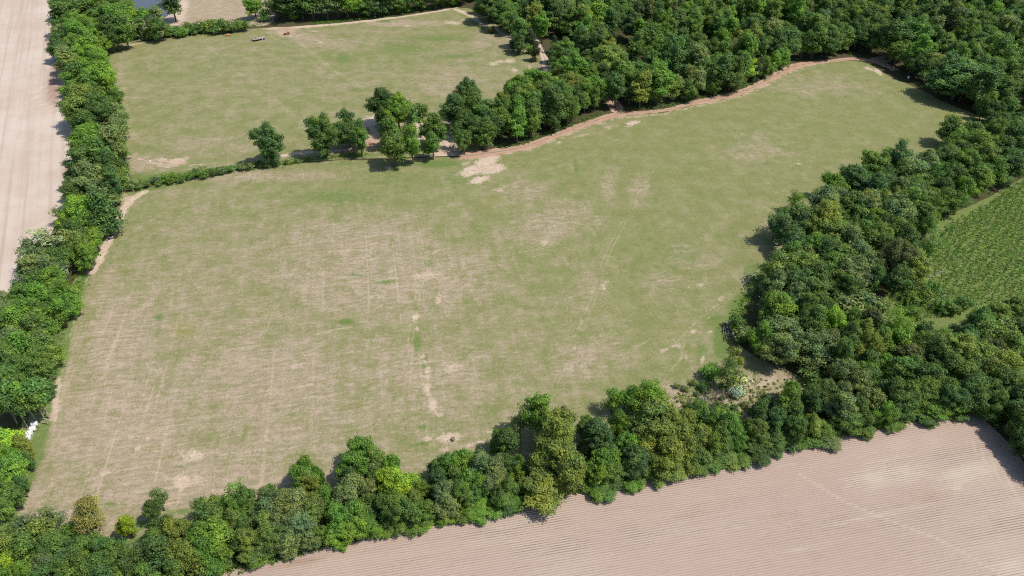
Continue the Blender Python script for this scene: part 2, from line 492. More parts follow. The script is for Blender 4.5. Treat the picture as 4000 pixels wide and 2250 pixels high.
_md = blobs([(1400, 950, 420, 170, 0.62), (1500, 1100, 520, 200, 0.72), (1050, 1480, 520, 260, 0.68), (480, 1330, 260, 230, 0.80),
             (460, 1680, 340, 280, 0.95), (720, 1900, 560, 150, 0.92), (1700, 1480, 420, 220, 0.62), (2300, 1400, 320, 160, 0.46),
             (2150, 870, 220, 110, 0.62), (2950, 600, 180, 80, 0.44), (2380, 720, 34, 90, 0.62, 8), (2500, 735, 50, 60, 0.6, 20), (2300, 1150, 160, 200, 0.42), (3200, 330, 260, 60, 0.42),
             (1000, 690, 500, 30, 0.62), (2700, 1000, 120, 120, 0.40), (2580, 1110, 80, 60, 0.6), (2050, 760, 140, 60, 0.55),
             (2900, 1570, 260, 120, 0.95), (2650, 1560, 100, 60, 0.85), (1250, 1700, 700, 160, 0.6), (420, 1120, 120, 160, 0.55)])
def main_dry(X, Y, u, v):
    return np.maximum(_md(X, Y, u, v), np.where(u > 1900, 0.24 - 0.10 * np.clip((u - 1900) / 500, 0, 1), 0.24) + 0.24 * np.clip((v - 600) / 1200, 0, 1) + 0.12 * np.clip((1800 - u) / 1800, 0, 1))
tracks_main_ = lines([
    ([(2560, 670), (2480, 790), (2420, 900), (2370, 1000), (2330, 1130), (2280, 1260), (2220, 1380), (2170, 1500), (2120, 1620)], 0.30, 0.72, 1.9),
    ([(1620, 850), (1640, 950), (1662, 1040), (1632, 1150), (1612, 1250), (1600, 1400), (1588, 1520)], 0.30, 0.95, 1.7),
    ([(1105, 840), (1095, 960), (1085, 1050), (1060, 1200), (1020, 1330)], 0.32, 0.75, 1.9),
    ([(2100, 930), (2200, 1010), (2320, 1130), (2400, 1220)], 0.28, 0.7, 1.8),
    ([(2180, 1080), (2200, 1180), (2225, 1260), (2270, 1400), (2300, 1500)], 0.28, 0.6, 1.8),
    ([(330, 1220), (290, 1330), (255, 1450), (235, 1560), (222, 1680), (215, 1800)], 0.30, 0.95, 1.9),
    ([(560, 1340), (590, 1330)], 0.4, 0.5),
    ([(600, 1510), (560, 1555), (500, 1640), (450, 1720), (390, 1800), (330, 1880)], 0.28, 0.75, 1.8),
    ([(600, 1510), (575, 1600), (548, 1678)], 0.55, 1.1), ([(437, 1530), (420, 1600), (405, 1660)], 0.5, 1.0),
    ([(395, 1690), (370, 1760), (345, 1840)], 0.45, 0.9),
    ([(1225, 1308), (1290, 1292), (1375, 1276)], 0.55, 1.15), ([(1095, 1130), (1210, 1115)], 0.35, 0.9), ([(1340, 1085), (1400, 1080)], 0.5, 1.0),
    ([(1400, 840), (1450, 837)], 0.5, 1.0), ([(1170, 865), (1255, 855)], 0.35, 0.8), ([(1330, 930), (1365, 930)], 0.4, 0.8),
    ([(2000, 990), (2080, 978), (2150, 965)], 0.4, 0.9), ([(1430, 1105), (1560, 1085), (1700, 1070), (1760, 1050)], 0.8, 0.8),
    ([(1580, 1130), (1700, 1110), (1880, 1070)], 0.45, 0.7), ([(2070, 1005), (2140, 990)], 0.4, 0.9),
    ([(2300, 1320), (2400, 1305), (2470, 1288)], 0.45, 0.9), ([(2490, 1355), (2540, 1325)], 0.6, 0.8), ([(2420, 1390), (2460, 1375)], 0.6, 0.8),
    ([(2620, 1450), (2660, 1400), (2670, 1340)], 0.7, 0.8), ([(1000, 1590), (1150, 1555), (1300, 1530)], 0.3, 0.8), ([(1400, 1620), (1600, 1560)], 0.3, 0.6),
    ([(420, 1890), (600, 1870), (800, 1830), (1000, 1800)], 0.4, 0.7), ([(820, 1960), (1000, 1920), (1150, 1880), (1330, 1830)], 0.6, 0.75),
    ([(3000, 440), (2900, 480), (2780, 600), (2700, 680)], 0.3, 0.5, 1.9), ([(3280, 380), (3200, 440), (3100, 570)], 0.3, 0.45, 1.9),
    ([(2560, 590), (2530, 660)], 0.3, 0.6, 1.8), ([(2950, 1050), (2880, 1130), (2800, 1200), (2700, 1290), (2620, 1380)], 0.5, 0.6, 2.0),
    ([(2990, 1040), (2960, 1060), (2900, 1110)], 0.5, 1.1), ([(640, 1130), (670, 1100), (700, 1050)], 0.35, 0.7),
    ([(528, 1180), (545, 1120)], 0.35, 0.8), ([(590, 1150), (605, 1090)], 0.35, 0.8), ([(655, 1250), (680, 1110)], 0.4, 0.8), ([(710, 1180), (722, 1120)], 0.35, 0.7)])
tracks_main = lambda X, Y, u, v: 0.92 * tracks_main_(X, Y, u, v)
main_soil = both(blobs([
    (1838, 668, 44, 20, 1.25, -15), (1900, 630, 60, 24, 1.25, -25), (1932, 658, 46, 20, 1.25, -15), (1872, 703, 42, 16, 1.2, -15), (1892, 655, 50, 40, 0.95), (1810, 640, 60, 20, 0.5),
    (1518, 655, 16, 10, 1.0), (1460, 668, 60, 8, 0.5), (2270, 530, 60, 7, 0.62, -10), (2390, 495, 50, 8, 0.55, -12), (2470, 482, 34, 12, 1.0, -10),
    (2182, 556, 14, 10, 0.85), (3432, 282, 22, 12, 1.0, 35), (3395, 268, 30, 7, 0.8, 20), (3120, 640, 20, 8, 0.55), (3165, 655, 20, 8, 0.55),
    (3055, 620, 30, 6, 0.45), (1622, 1240, 17, 16, 0.95), (1712, 1165, 16, 28, 0.75), (1630, 1285, 10, 14, 0.8), (1680, 1080, 90, 22, 0.62, -6),
    (1670, 1450, 14, 30, 0.8), (1672, 1520, 16, 40, 0.85), (1690, 1585, 20, 30, 0.85, 20), (1712, 1618, 16, 12, 0.8), (1650, 1395, 12, 14, 0.75),
    (1755, 1708, 60, 22, 0.95, -5), (1672, 1712, 22, 14, 0.7), (1850, 1735, 60, 10, 0.8, -14), (1745, 1755, 40, 12, 0.6), (1910, 1690, 20, 8, 0.7),
    (1965, 1665, 14, 10, 0.9), (760, 1778, 50, 22, 0.75), (712, 1880, 50, 28, 0.85), (770, 1870, 30, 20, 0.7), (705, 1930, 14, 40, 0.6), (660, 1968, 30, 6, 0.85, -20),
    (400, 1850, 14, 8, 0.9), (428, 1846, 14, 8, 0.85), (540, 1755, 24, 10, 0.7), (520, 1712, 30, 8, 0.6, 20), (580, 1713, 8, 6, 0.9), (610, 1760, 30, 4, 0.8, 3),
    (210, 1900, 30, 40, 0.5), (1030, 2120, 20, 20, 0.5), (2640, 1350, 40, 14, 0.65), (2590, 1370, 40, 12, 0.6, -15), (2680, 1400, 10, 30, 0.55, 15),
    (2705, 1295, 18, 8, 0.85), (2775, 1297, 12, 6, 0.9), (2815, 1172, 20, 24, 0.7, 20), (2735, 1110, 16, 14, 0.65), (2690, 1125, 8, 5, 0.85), (2360, 1120, 24, 32, 0.55),
    (2745, 1400, 10, 30, 0.7, 15), (2900, 1610, 80, 20, 0.7, -25), (3050, 1580, 120, 26, 0.62, -8), (3000, 1490, 60, 24, 0.62), (2650, 1610, 30, 26, 0.7),
    (2830, 1625, 30, 20, 1.1), (2835, 1500, 24, 14, 0.6), (2870, 1465, 8, 20, 0.6), (490, 770, 36, 14, 0.8), (1950, 742, 26, 10, 0.7), (2240, 880, 30, 30, 0.5),
    (2130, 950, 40, 14, 0.55), (1445, 1000, 30, 30, 0.5), (1690, 1000, 30, 40, 0.5), (1480, 1160, 60, 20, 0.5), (1150, 1420, 60, 40, 0.5), (1760, 1430, 60, 40, 0.55)]),
    lines([([(1850, 618), (1950, 604), (2050, 585), (2150, 551), (2250, 512), (2330, 484), (2420, 460), (2500, 453), (2600, 444), (2700, 418), (2800, 398), (2900, 372), (3000, 327), (3080, 284), (3150, 263)], 2.2, 0.58), ([(560, 752), (515, 778), (486, 812), (462, 860), (438, 910), (412, 965), (386, 1015), (362, 1060)], 1.6, 1.2),
           ([(540, 765), (500, 800), (470, 850), (440, 900)], 0.5, 0.8), ([(350, 1050), (335, 1110), (300, 1220), (270, 1330)], 0.5, 0.7),
           ([(230, 1480), (220, 1560), (210, 1640)], 1.0, 0.75), ([(1655, 1410), (1666, 1460), (1673, 1530), (1690, 1590), (1712, 1622)], 0.7, 0.6), ([(2640, 1600), (2700, 1540), (2760, 1500)], 1.0, 0.62)]))
main_lush = both(blobs([
    (1310, 770, 260, 40, 0.55), (1560, 700, 240, 50, 0.45), (1800, 690, 120, 50, 0.5), (1720, 640, 160, 18, 0.75), (2250, 650, 16, 60, 0.55, -12), (2240, 610, 12, 30, 0.5, -15),
    (1352, 1257, 26, 10, 1.3), (2600, 990, 260, 150, 0.36), (2950, 1080, 50, 60, 0.8), (2880, 1200, 40, 70, 0.85, 25), (2820, 1330, 35, 90, 0.95), (2790, 1250, 60, 50, 0.6),
    (2780, 1460, 40, 40, 0.95), (2700, 1560, 30, 60, 0.95, 30), (2740, 1380, 30, 60, 0.6), (560, 820, 120, 60, 0.4), (460, 950, 120, 120, 0.42), (620, 1240, 26, 20, 0.7),
    (1500, 1100, 60, 12, 0.8), (1400, 1075, 60, 8, 0.6), (1680, 1030, 30, 20, 0.6), (1630, 1340, 18, 40, 0.8), (1660, 1420, 14, 40, 0.8), (560, 2050, 120, 24, 0.8, -12),
    (700, 2000, 80, 20, 0.7), (430, 1970, 30, 14, 0.7), (1640, 1735, 70, 10, 0.7, -15), (1800, 1650, 80, 10, 0.5), (1660, 1670, 40, 14, 0.7), (2300, 480, 40, 10, 0.8),
    (2370, 470, 40, 8, 0.85, -8), (3550, 400, 60, 30, 0.4), (600, 735, 120, 10, 0.8, -10), (1350, 640, 80, 10, 0.6), (2560, 780, 60, 60, 0.4), (720, 1820, 50, 10, 0.5), (710, 1825, 40, 8, 0.6)]),
    lines([([(330, 1080), (300, 1150), (260, 1280), (235, 1400), (200, 1520), (175, 1620), (155, 1720), (110, 1850), (60, 1960), (20, 2020)], 1.9, 1.1),
           ([(0, 2080), (150, 2080), (300, 2110), (480, 2130), (620, 2090)], 2.0, 0.8)]))
main_yel = blobs([(720, 1290, 60, 50, 0.75), (690, 1260, 22, 60, 0.7), (860, 1300, 90, 24, 0.5), (1180, 1640, 120, 24, 0.6), (1420, 1570, 120, 40, 0.5), (1940, 790, 90, 50, 0.55),
                  (3690, 455, 40, 22, 0.75), (3500, 350, 50, 12, 0.6), (2925, 860, 40, 14, 0.6), (2860, 1180, 40, 40, 0.6), (2770, 1290, 40, 80, 0.5), (2760, 1400, 40, 40, 0.5),
                  (2720, 840, 80, 40, 0.3), (620, 1760, 120, 16, 0.6), (640, 1790, 100, 14, 0.6), (200, 1850, 30, 60, 0.5), (1700, 1690, 60, 8, 0.5), (1600, 660, 200, 10, 0.5), (1250, 1080, 80, 14, 0.5), (2060, 700, 60, 30, 0.4)])
main_red = blobs([(2830, 1625, 34, 26, 1.0), (2900, 1510, 24, 14, 0.9), (2835, 1585, 24, 14, 0.9)])
grid_sheet('main_pasture', main_g, 0.5, 0.02, M_PAST, {'dry': main_dry, 'soil': main_soil, 'lush': (lambda X, Y, u, v: 1.3 * main_lush(X, Y, u, v)), 'yellow': main_yel, 'line': tracks_main, 'red': main_red},
           label='large patchy green and tan pasture with wheel ruts')

_ud = blobs([(850, 560, 300, 60, 0.5), (1500, 280, 200, 60, 0.4), (1750, 330, 200, 60, 0.55), (1900, 160, 120, 40, 0.55), (1300, 170, 200, 24, 0.6), (1600, 92, 200, 16, 0.75),
             (1200, 150, 90, 30, 0.7), (470, 300, 40, 120, 0.5), (560, 640, 160, 40, 0.7), (1400, 330, 160, 40, 0.5), (1120, 120, 60, 16, 0.9)])
upper_dry = lambda X, Y, u, v: np.maximum(_ud(X, Y, u, v), 0.3)
upper_soil = both(blobs([
    (690, 632, 46, 20, 1.0, -8), (640, 622, 40, 12, 0.75), (660, 650, 60, 8, 0.7), (510, 600, 30, 14, 0.6), (530, 560, 20, 12, 0.5), (780, 648, 60, 7, 0.6, -4),
    (1450, 475, 56, 22, 1.15, -20), (1480, 540, 50, 36, 1.2), (1440, 560, 40, 26, 1.2), (1490, 570, 30, 16, 0.8), (1640, 520, 60, 40, 1.3), (1620, 470, 40, 20, 0.6), (1560, 480, 60, 18, 0.6),
    (1750, 560, 46, 36, 1.25), (1740, 600, 60, 18, 1.2), (1770, 470, 40, 20, 0.6), (1730, 520, 30, 20, 0.7), (1330, 500, 14, 14, 0.8), (1550, 600, 60, 12, 0.7),
    (1950, 242, 60, 8, 0.75, -8), (1990, 238, 30, 10, 0.9), (1930, 252, 24, 7, 0.9), (2010, 275, 20, 10, 0.75), (1770, 88, 40, 9, 0.8), (1820, 78, 20, 5, 0.7),
    (1225, 122, 22, 4, 0.9), (1110, 130, 60, 20, 0.6), (1250, 165, 30, 8, 0.6, 30), (1590, 102, 14, 3, 0.9), (2060, 180, 40, 20, 0.6), (2080, 270, 40, 20, 0.6), (2000, 150, 60, 14, 0.55, 25), (1080, 108, 60, 12, 0.9), (420, 178, 30, 14, 0.6), (510, 175, 80, 6, 0.6, -6)]),
    lines([([(1085, 612), (1150, 600), (1220, 594), (1300, 590), (1400, 582), (1450, 575)], 1.4, 1.1), ([(1450, 575), (1485, 555), (1480, 525), (1450, 500), (1430, 470)], 1.6, 1.0),
           ([(1060, 106), (1130, 106), (1250, 97), (1400, 82), (1550, 63), (1700, 40), (1800, 20)], 3.4, 1.35), ([(1780, 36), (1830, 58), (1880, 90), (1950, 122), (2020, 165), (2060, 200)], 2.2, 0.95),
           ([(540, 620), (620, 640), (720, 645), (850, 640)], 0.8, 0.7)]))
upper_red = blobs([(1440, 565, 46, 24, 0.7), (1110, 112, 30, 14, 0.6), (1280, 593, 60, 8, 0.3), (690, 640, 40, 10, 0.35), (1760, 590, 60, 12, 0.3)])
upper_lush = both(blobs([(1580, 190, 130, 40, 0.5), (1700, 150, 200, 16, 0.55), (1780, 220, 120, 14, 0.55), (1600, 240, 200, 16, 0.4), (1340, 230, 40, 30, 0.6), (1500, 82, 30, 5, 1.0), (1180, 330, 120, 20, 0.35),
    (1390, 350, 50, 12, 0.55), (590, 580, 60, 12, 0.6, 20), (1870, 95, 50, 10, 0.7, 35), (520, 690, 60, 16, 0.7), (640, 690, 200, 16, 0.8, -6), (900, 655, 160, 8, 0.8, -6), (1140, 640, 100, 8, 0.8), (950, 160, 200, 20, 0.3), (1400, 605, 120, 8, 0.7)]),
    zero)
upper_line = lines([
    ([(1125, 128), (1180, 175), (1240, 225), (1290, 262), (1350, 302), (1420, 345)], 0.35, 0.95, 2.0),
    ([(800, 165), (850, 215), (920, 275), (1000, 325), (1080, 392), (1150, 455), (1205, 508)], 0.35, 0.85, 2.0),
    ([(1230, 120), (1340, 190), (1450, 250), (1560, 300), (1680, 340), (1760, 390)], 0.35, 0.75, 2.0),
    ([(1050, 108), (1050, 130), (1075, 152), (1110, 165), (1140, 185)], 0.4, 0.9, 1.9),
    ([(1290, 290), (1330, 330), (1360, 370)], 0.35, 0.6, 2.0), ([(1180, 240), (1185, 270)], 0.3, 0.7),
    ([(470, 260), (485, 380), (500, 450), (515, 510), (550, 555), (610, 590)], 0.45, 0.75, 2.0), ([(530, 340), (545, 400)], 0.3, 0.6, 1.9),
    ([(960, 270), (985, 268)], 0.35, 0.7), ([(560, 640), (800, 640), (950, 630)], 0.4, 0.5, 2.0)])
upper_yel = blobs([(1750, 300, 220, 60, 0.45), (1500, 300, 120, 40, 0.4), (1400, 260, 140, 40, 0.3), (820, 540, 200, 40, 0.3)])
grid_sheet('upper_pasture', upper_g, 0.7, 0.02, M_PAST2, {'dry': upper_dry, 'soil': upper_soil, 'lush': (lambda X, Y, u, v: 1.35 * upper_lush(X, Y, u, v)), 'yellow': upper_yel, 'line': (lambda X, Y, u, v: 1.0 * upper_line(X, Y, u, v)), 'red': upper_red},
           label='smooth green pasture beyond the scattered trees')
one = lambda k: (lambda X, Y, u, v: np.full(len(X), k))
grid_sheet('dry_pasture', gpoly(dryp_px), 1.2, 0.012, M_PAST, {'dry': one(0.95), 'soil': both(blobs([(690, 60, 40, 40, 1.0), (650, 95, 70, 16, 1.0), (715, 20, 24, 30, 1.0), (560, 100, 120, 20, 0.9), (400, 110, 40, 30, 0.8), (420, 10, 30, 30, 0.6)]), one(0.22)),
           'lush': blobs([(400, 30, 30, 30, 0.7), (640, 118, 300, 6, 0.8, -5), (900, 90, 200, 6, 0.9, -5)]), 'yellow': zero, 'line': zero, 'red': blobs([(385, 110, 30, 24, 0.7)])}, label='dry tan grass around the pond')
grid_sheet('pale_bare_field', left_g, 3.0, 0.012, M_PALE, {'soil': zero, 'red': blobs([(215, 320, 34, 120, 0.95, 8), (268, 515, 14, 70, 0.9, 6), (225, 200, 16, 80, 0.6), (200, 430, 30, 30, 0.5), (40, 60, 60, 120, 0.35)]),
           'line': lines([([(160, 330), (145, 385), (190, 420), (225, 470), (240, 530)], 0.8, 0.8, 2.0)])}, label='pale bare tilled field')
grid_sheet('stubble_field', bottom_g, 0.7, 0.012, M_STUB, {'soil': blobs([(3480, 1860, 240, 60, 0.8, -10), (3780, 1850, 160, 50, 0.9, -10), (3400, 2020, 400, 16, 0.78, -12), (3150, 2140, 420, 14, 0.6, -12), (3500, 1790, 200, 16, 0.7, -10), (3950, 2220, 90, 60, 0.8), (3850, 2130, 60, 30, 0.5),
            (1270, 2190, 60, 8, 0.6, -10), (2450, 1995, 60, 14, 0.55, -10), (3080, 1815, 90, 14, 0.6, -10), (3740, 1905, 24, 12, 0.9), (2700, 1900, 300, 14, 0.5, -11)]),
           'red': blobs([(3560, 1950, 240, 60, 0.5, -10), (3800, 1880, 90, 24, 0.5, -10), (2200, 2060, 260, 40, 0.5, -10), (1150, 2200, 160, 20, 0.7, -12), (2000, 1985, 160, 14, 0.6, -8), (2700, 2010, 200, 20, 0.5, -10), (3050, 2010, 120, 20, 0.5, -10)]),
           'line': lines([([(3120, 1850), (3300, 1960), (3400, 2005), (3520, 2050), (3650, 2100), (3800, 2180), (3900, 2240)], 0.5, 1.0), ([(3780, 1720), (3860, 1800), (3950, 1910), (4010, 2000)], 0.35, 0.9, 2.0)])},
           label='ploughed pinkish stubble field with rows')
grid_sheet('plantation_floor', plant_g, 1.0, 0.012, M_PAST, {'dry': blobs([(3640, 1085, 60, 14, 0.9, -35), (3560, 1140, 50, 16, 0.8, -35)]), 'soil': blobs([(3640, 1080, 50, 9, 0.6, -38)]), 'lush': one(0.75), 'yellow': one(0.35), 'line': zero, 'red': zero}, label='grass floor of the sapling plantation')

# the pond
tw = NT('pond_water')
tw.bsdf.inputs['IOR'].default_value = 1.33
tw.finish(srgb(84, 88, 92, 0.7), 0.12, 0.5)
tw.bump(tw.noise(1.2, 3, 0.6), 0.15, 0.2)
ep = smooth(gpoly([(470, -120), (500, -20), (520, 25), (548, 62), (600, 78), (645, 68), (668, 44), (664, 12), (690, -14), (720, -60), (680, -130), (560, -150)]), 2.0, True)
wm = MB(); wm.v = [(x, y, 0.05) for x, y in ep]; wm.f = [tuple(range(len(ep)))]
po = wm.build('pond_water', tw.m); po['kind'] = 'structure'; po['label'] = 'grey-blue pond water behind the leaning trees'

# the red dirt tracks
def track_material(name, c1, c2, c3):
    t = NT(name)
    e = t.attr('edge'); al = t.attr('along')
    fine = t.noise(1.4, 5, 0.7); mid = t.noise(0.25, 4, 0.6)
    c = t.mix(t.step(t.add(mid, t.amp(fine, 0.3)), 0.35, 0.65), c1, c2)
    rut = t.step(t.add(t.math('ABSOLUTE', t.math('SUBTRACT', t.math('ABSOLUTE', e), 0.45)), t.amp(fine, 0.25)), 0.08, 0.28)
    c = t.mix(t.math('MULTIPLY', t.math('SUBTRACT', 1.0, rut), 0.55), c, c3)
    alpha = t.step(t.add(t.math('SUBTRACT', 1.0, t.math('ABSOLUTE', e)), t.amp(mid, 0.7), t.amp(fine, 0.8)), 0.05, 0.35)
    mound = t.math('MULTIPLY', t.step(t.add(t.math('SUBTRACT', 0.34, t.math('ABSOLUTE', e)), t.amp(mid, 0.9), t.amp(fine, 0.6)), 0.1, 0.4), 0.55)
    alpha = t.math('MULTIPLY', alpha, t.math('SUBTRACT', 1.0, mound))
    t.put(t.bsdf.inputs['Alpha'], alpha)
    t.bump(fine, 0.5, 0.15)
    return t.finish(c)
M_RED = track_material('red_clay_track', srgb(204, 166, 138, KA), srgb(220, 194, 170, KA), srgb(190, 140, 110, KA))
M_SAND = track_material('sandy_track', srgb(222, 198, 176, KA), srgb(212, 184, 162, KA), srgb(228, 208, 188, KA))
def track(name, px, w, mat, z, label):
    pts = smooth([G(a, b)[:2] for a, b in px], 1.0)
    v, f, e = [], [], []
    for i, p in enumerate(pts):
        d = pts[min(i + 1, len(pts) - 1)] - pts[max(i - 1, 0)]
        d = d / (np.hypot(*d) + 1e-9)
        nrm = np.array((-d[1], d[0]))
        ww = w * (1 + 0.22 * math.sin(i * 0.13) + 0.18 * math.sin(i * 0.047 + 1) + R.uniform(-0.1, 0.1))
        for k in range(5):
            s = -1 + k / 2
            q = p + nrm * s * ww
            v.append((q[0], q[1], z)); e.append(s)
        if i:
            b = i * 5
            f += [(b - 5 + k, b - 4 + k, b + 1 + k, b + k) for k in range(4)]
    me = mesh_from(name, v, [x[::-1] for x in f], mat)
    a = me.attributes.new('edge', 'FLOAT', 'POINT'); a.data.foreach_set('value', np.array(e, np.float32))
    o = link(bpy.data.objects.new(name, me)); o['kind'] = 'structure'; o['label'] = label
    return o
red_px = [(1790, 612), (1850, 606), (1950, 592), (2050, 573), (2150, 538), (2250, 498), (2330, 470), (2420, 447), (2500, 440), (2600, 430), (2700, 404), (2800, 384), (2900, 358),
          (3000, 312), (3080, 268), (3150, 250), (3250, 238), (3340, 230), (3430, 244), (3500, 275)]
track('dirt_track', red_px, 2.4, M_RED, 0.035, 'red clay farm track curving along the forest edge')
track('dirt_track', [(2430, 446), (2408, 425), (2392, 395), (2372, 375), (2330, 360), (2290, 330)], 2.4, M_RED, 0.045, 'red clay spur running into the trees')
track('dirt_track', [(2150, 320), (2138, 275), (2130, 235), (2112, 195), (2100, 170), (2080, 140)], 1.9, M_SAND, 0.045, 'pale sandy trail winding into the forest')
track('dirt_track', [(3420, 240), (3480, 225), (3560, 218), (3640, 222), (3720, 200), (3800, 172), (3880, 150)], 3.4, M_RED, 0.045, 'red clay trail between the dark forest trees')

# ================================================================== FOLIAGE
def leaf_material():
    t = NT('leaves')
    oi = t.n.new('ShaderNodeObjectInfo')
    tint = t.attr('tint')
    dark = t.mix(1.0, oi.outputs['Color'], (0.66, 0.72, 0.74, 1), 'MULTIPLY')
    warm = t.mix(1.0, oi.outputs['Color'], (1.42, 1.38, 1.05, 1), 'MULTIPLY')
    tc = t.n.new('ShaderNodeTexCoord')
    inner = t.noise(0.55, 3, 0.6, t.pos)
    c = t.mix(t.step(t.add(tint, t.amp(inner, 1.3)), 0.0, 1.0), dark, warm)
    hue = t.noise(0.22, 2, 0.5, t.pos)
    c = t.mix(1.0, c, t.mix(t.step(hue, 0.3, 0.7), (0.86, 0.95, 1.1, 1), (1.16, 1.05, 0.9, 1)), 'MULTIPLY')
    t.put(t.bsdf.inputs['Base Color'], c)
    t.bsdf.inputs['Roughness'].default_value = 0.62
    t.bsdf.inputs['Specular IOR Level'].default_value = 0.28
    tr = t.n.new('ShaderNodeBsdfTranslucent')
    t.put(tr.inputs[0], t.mix(1.0, c, (1.25, 1.35, 0.6, 1), 'MULTIPLY'))
    mx = t.n.new('ShaderNodeMixShader'); mx.inputs[0].default_value = 0.42
    t.link(t.bsdf.outputs[0], mx.inputs[1]); t.link(tr.outputs[0], mx.inputs[2])
    t.link(mx.outputs[0], t.out.inputs[0])
    return t.m
M_LEAF = leaf_material()
M_BARK = plain_material('bark', srgb(118, 104, 90, KA), 0.9, 0.35, 2.0, 0.1)
M_PALEBARK = plain_material('pale_bark', srgb(178, 166, 150, KA), 0.9, 0.3, 2.0, 0.1)
M_DEAD = plain_material('dead_grey_wood', srgb(160, 150, 148, KA), 0.9, 0.3, 2.0, 0.1)

def unit(a):
    return a / (np.linalg.norm(a, axis=-1, keepdims=True) + 1e-9)
def leaf_quads(rng, pos, nrm, size, elong=1.5):
    n = len(pos)
    h = unit(rng.normal(size=(n, 3)))
    u = unit(np.cross(nrm, h)); w = np.cross(nrm, u)
    s = (size * rng.uniform(0.65, 1.35, n))[:, None]
    a, b = u * s * 0.5 * elong, w * s * 0.5
    k = rng.uniform(-0.25, 0.25, (n, 1)) * s
    return np.stack([pos - a + nrm * k, pos - b * 0.9, pos + a + nrm * k, pos + b * 0.9], 1)
def clump_leaves(rng, c, r, n, flat=0.75, up=0.35, out=None):
    d = unit(rng.normal(size=(n, 3)))
    d[:, 2] = np.where(d[:, 2] < -0.35, -d[:, 2], d[:, 2])
    rad = r * np.clip(np.abs(rng.normal(0.84, 0.2, n)), 0.15, 1.45)
    off = d * rad[:, None] * np.array((1, 1, flat))
    if out is not None:                      # boughs reach outward and up: ragged sprays, not balls
        k = off @ out
        off = off + out * (np.clip(k, 0, None) * 0.55 - np.clip(-k, 0, None) * 0.3)[:, None]
    pos = c + off
    nr = unit(d + np.array((0, 0, up)) + rng.normal(0, 0.42, (n, 3)))
    return pos, nr
def crown_mesh(name, rng, Rr, z0, z1, shape, n_cl, cr, leaf, dens, gap=0.0):
    """foliage as leaf clumps spread through the crown's volume; returns mesh and clump centres"""
    cz, az = (z0 + z1) / 2, (z1 - z0) / 2
    lob = [(unit(rng.normal(size=3)), rng.uniform(0.12, 0.34), rng.uniform(2.0, 4.0)) for _ in range(6)]
    i = np.arange(n_cl) + 0.5
    th = np.arccos(1 - 2 * i / n_cl); ph = np.pi * (1 + 5 ** 0.5) * i + rng.uniform(0, 6)
    d = np.stack([np.cos(ph) * np.sin(th), np.sin(ph) * np.sin(th), np.cos(th)], 1)
    d = unit(d + rng.normal(0, 0.16, d.shape))
    rad = np.full(n_cl, 0.78)
    for v, k, p in lob:
        rad += k * np.clip(d @ v, 0, 1) ** p
    rad *= rng.uniform(0.66, 1.14, n_cl)
    inner = rng.random(n_cl) < 0.22
    rad[inner] *= rng.uniform(0.3, 0.7, inner.sum())
    zr = d[:, 2]
    if shape == 'broad': prof = np.where(zr < 0, 1.0, 1.0)
    elif shape == 'upright': prof = 1.0 - 0.35 * np.clip(zr, 0, 1) ** 2 + 0.1 * np.clip(-zr, 0, 1)
    elif shape == 'cone': prof = np.clip(0.85 - 0.6 * zr, 0.15, 1.3)
    else: prof = np.ones(n_cl)
    c = np.stack([d[:, 0] * Rr * rad * prof, d[:, 1] * Rr * rad * prof, cz + zr * az * np.minimum(rad, 1.15)], 1)
    if shape == 'broad' and Rr > 1.6:
        # several boughs, each a lobe of its own, with dark crevices between them
        nl = int(rng.integers(5, 8))
        ph0 = rng.uniform(0, 6.28)
        lc, lr = [], []
        for k in range(nl):
            top = k == 0
            a_ = ph0 + k * 2 * np.pi / (nl - 1) + rng.normal(0, 0.3)
            q = rng.uniform(0.42, 0.68) if not top else rng.uniform(0, 0.2)
            lz = cz + az * (rng.uniform(0.30, 0.50) if top else rng.uniform(-0.55, 0.32))
            lc.append((np.cos(a_) * q * Rr, np.sin(a_) * q * Rr, lz)); lr.append(rng.uniform(0.40, 0.58))
        lc = np.array(lc); lr = np.array(lr)
        which = rng.integers(0, nl, n_cl * 3)
        dd = unit(rng.normal(size=(n_cl * 3, 3)) + np.array((0, 0, 0.25)))
        cc = lc[which] + dd * (lr[which][:, None] * np.array((Rr, Rr, az * 0.95)) * rng.uniform(0.72, 1.05, (n_cl * 3, 1)))
        ok = np.ones(len(cc), bool)
        for k in range(nl):
            e_ = (cc - lc[k]) / (lr[k] * np.array((Rr, Rr, az * 0.95)))
            ok &= (which == k) | (np.linalg.norm(e_, axis=1) > 0.72)
        cc = cc[ok]
        sel = []
        for q in cc:                                # keep them apart
            if all(np.sum((q - s_) ** 2) > (cr * 0.62) ** 2 for s_ in sel): sel.append(q)
            if len(sel) >= n_cl: break
        c = np.array(sel)
    keep = rng.random(len(c)) >= gap
    c = c[keep]
    P_, N_, T_ = [], [], []
    for q in c:
        r = cr * rng.uniform(0.55, 1.35)
        n = int(dens * r * r * rng.uniform(0.8, 1.2))
        o_ = unit((q - np.array((0, 0, cz))) * np.array((1, 1, 0.8)) + np.array((0, 0, 0.5 * Rr)) + rng.normal(0, 0.3 * Rr, 3))
        p, nr = clump_leaves(rng, q, r, n, 0.72 if shape != 'upright' else 1.0, out=o_)
        P_.append(p); N_.append(nr); T_.append(np.clip(rng.normal(0.45, 0.2) + rng.normal(0, 0.3, n), 0, 1))
    pos, nr, ti = np.concatenate(P_), np.concatenate(N_), np.concatenate(T_)
    low = pos[:, 2] < 0.05
    pos[low, 2] = rng.uniform(0.05, 0.5, low.sum())
    return quads_mesh(name, leaf_quads(rng, pos, nr, leaf), M_LEAF, ti), c
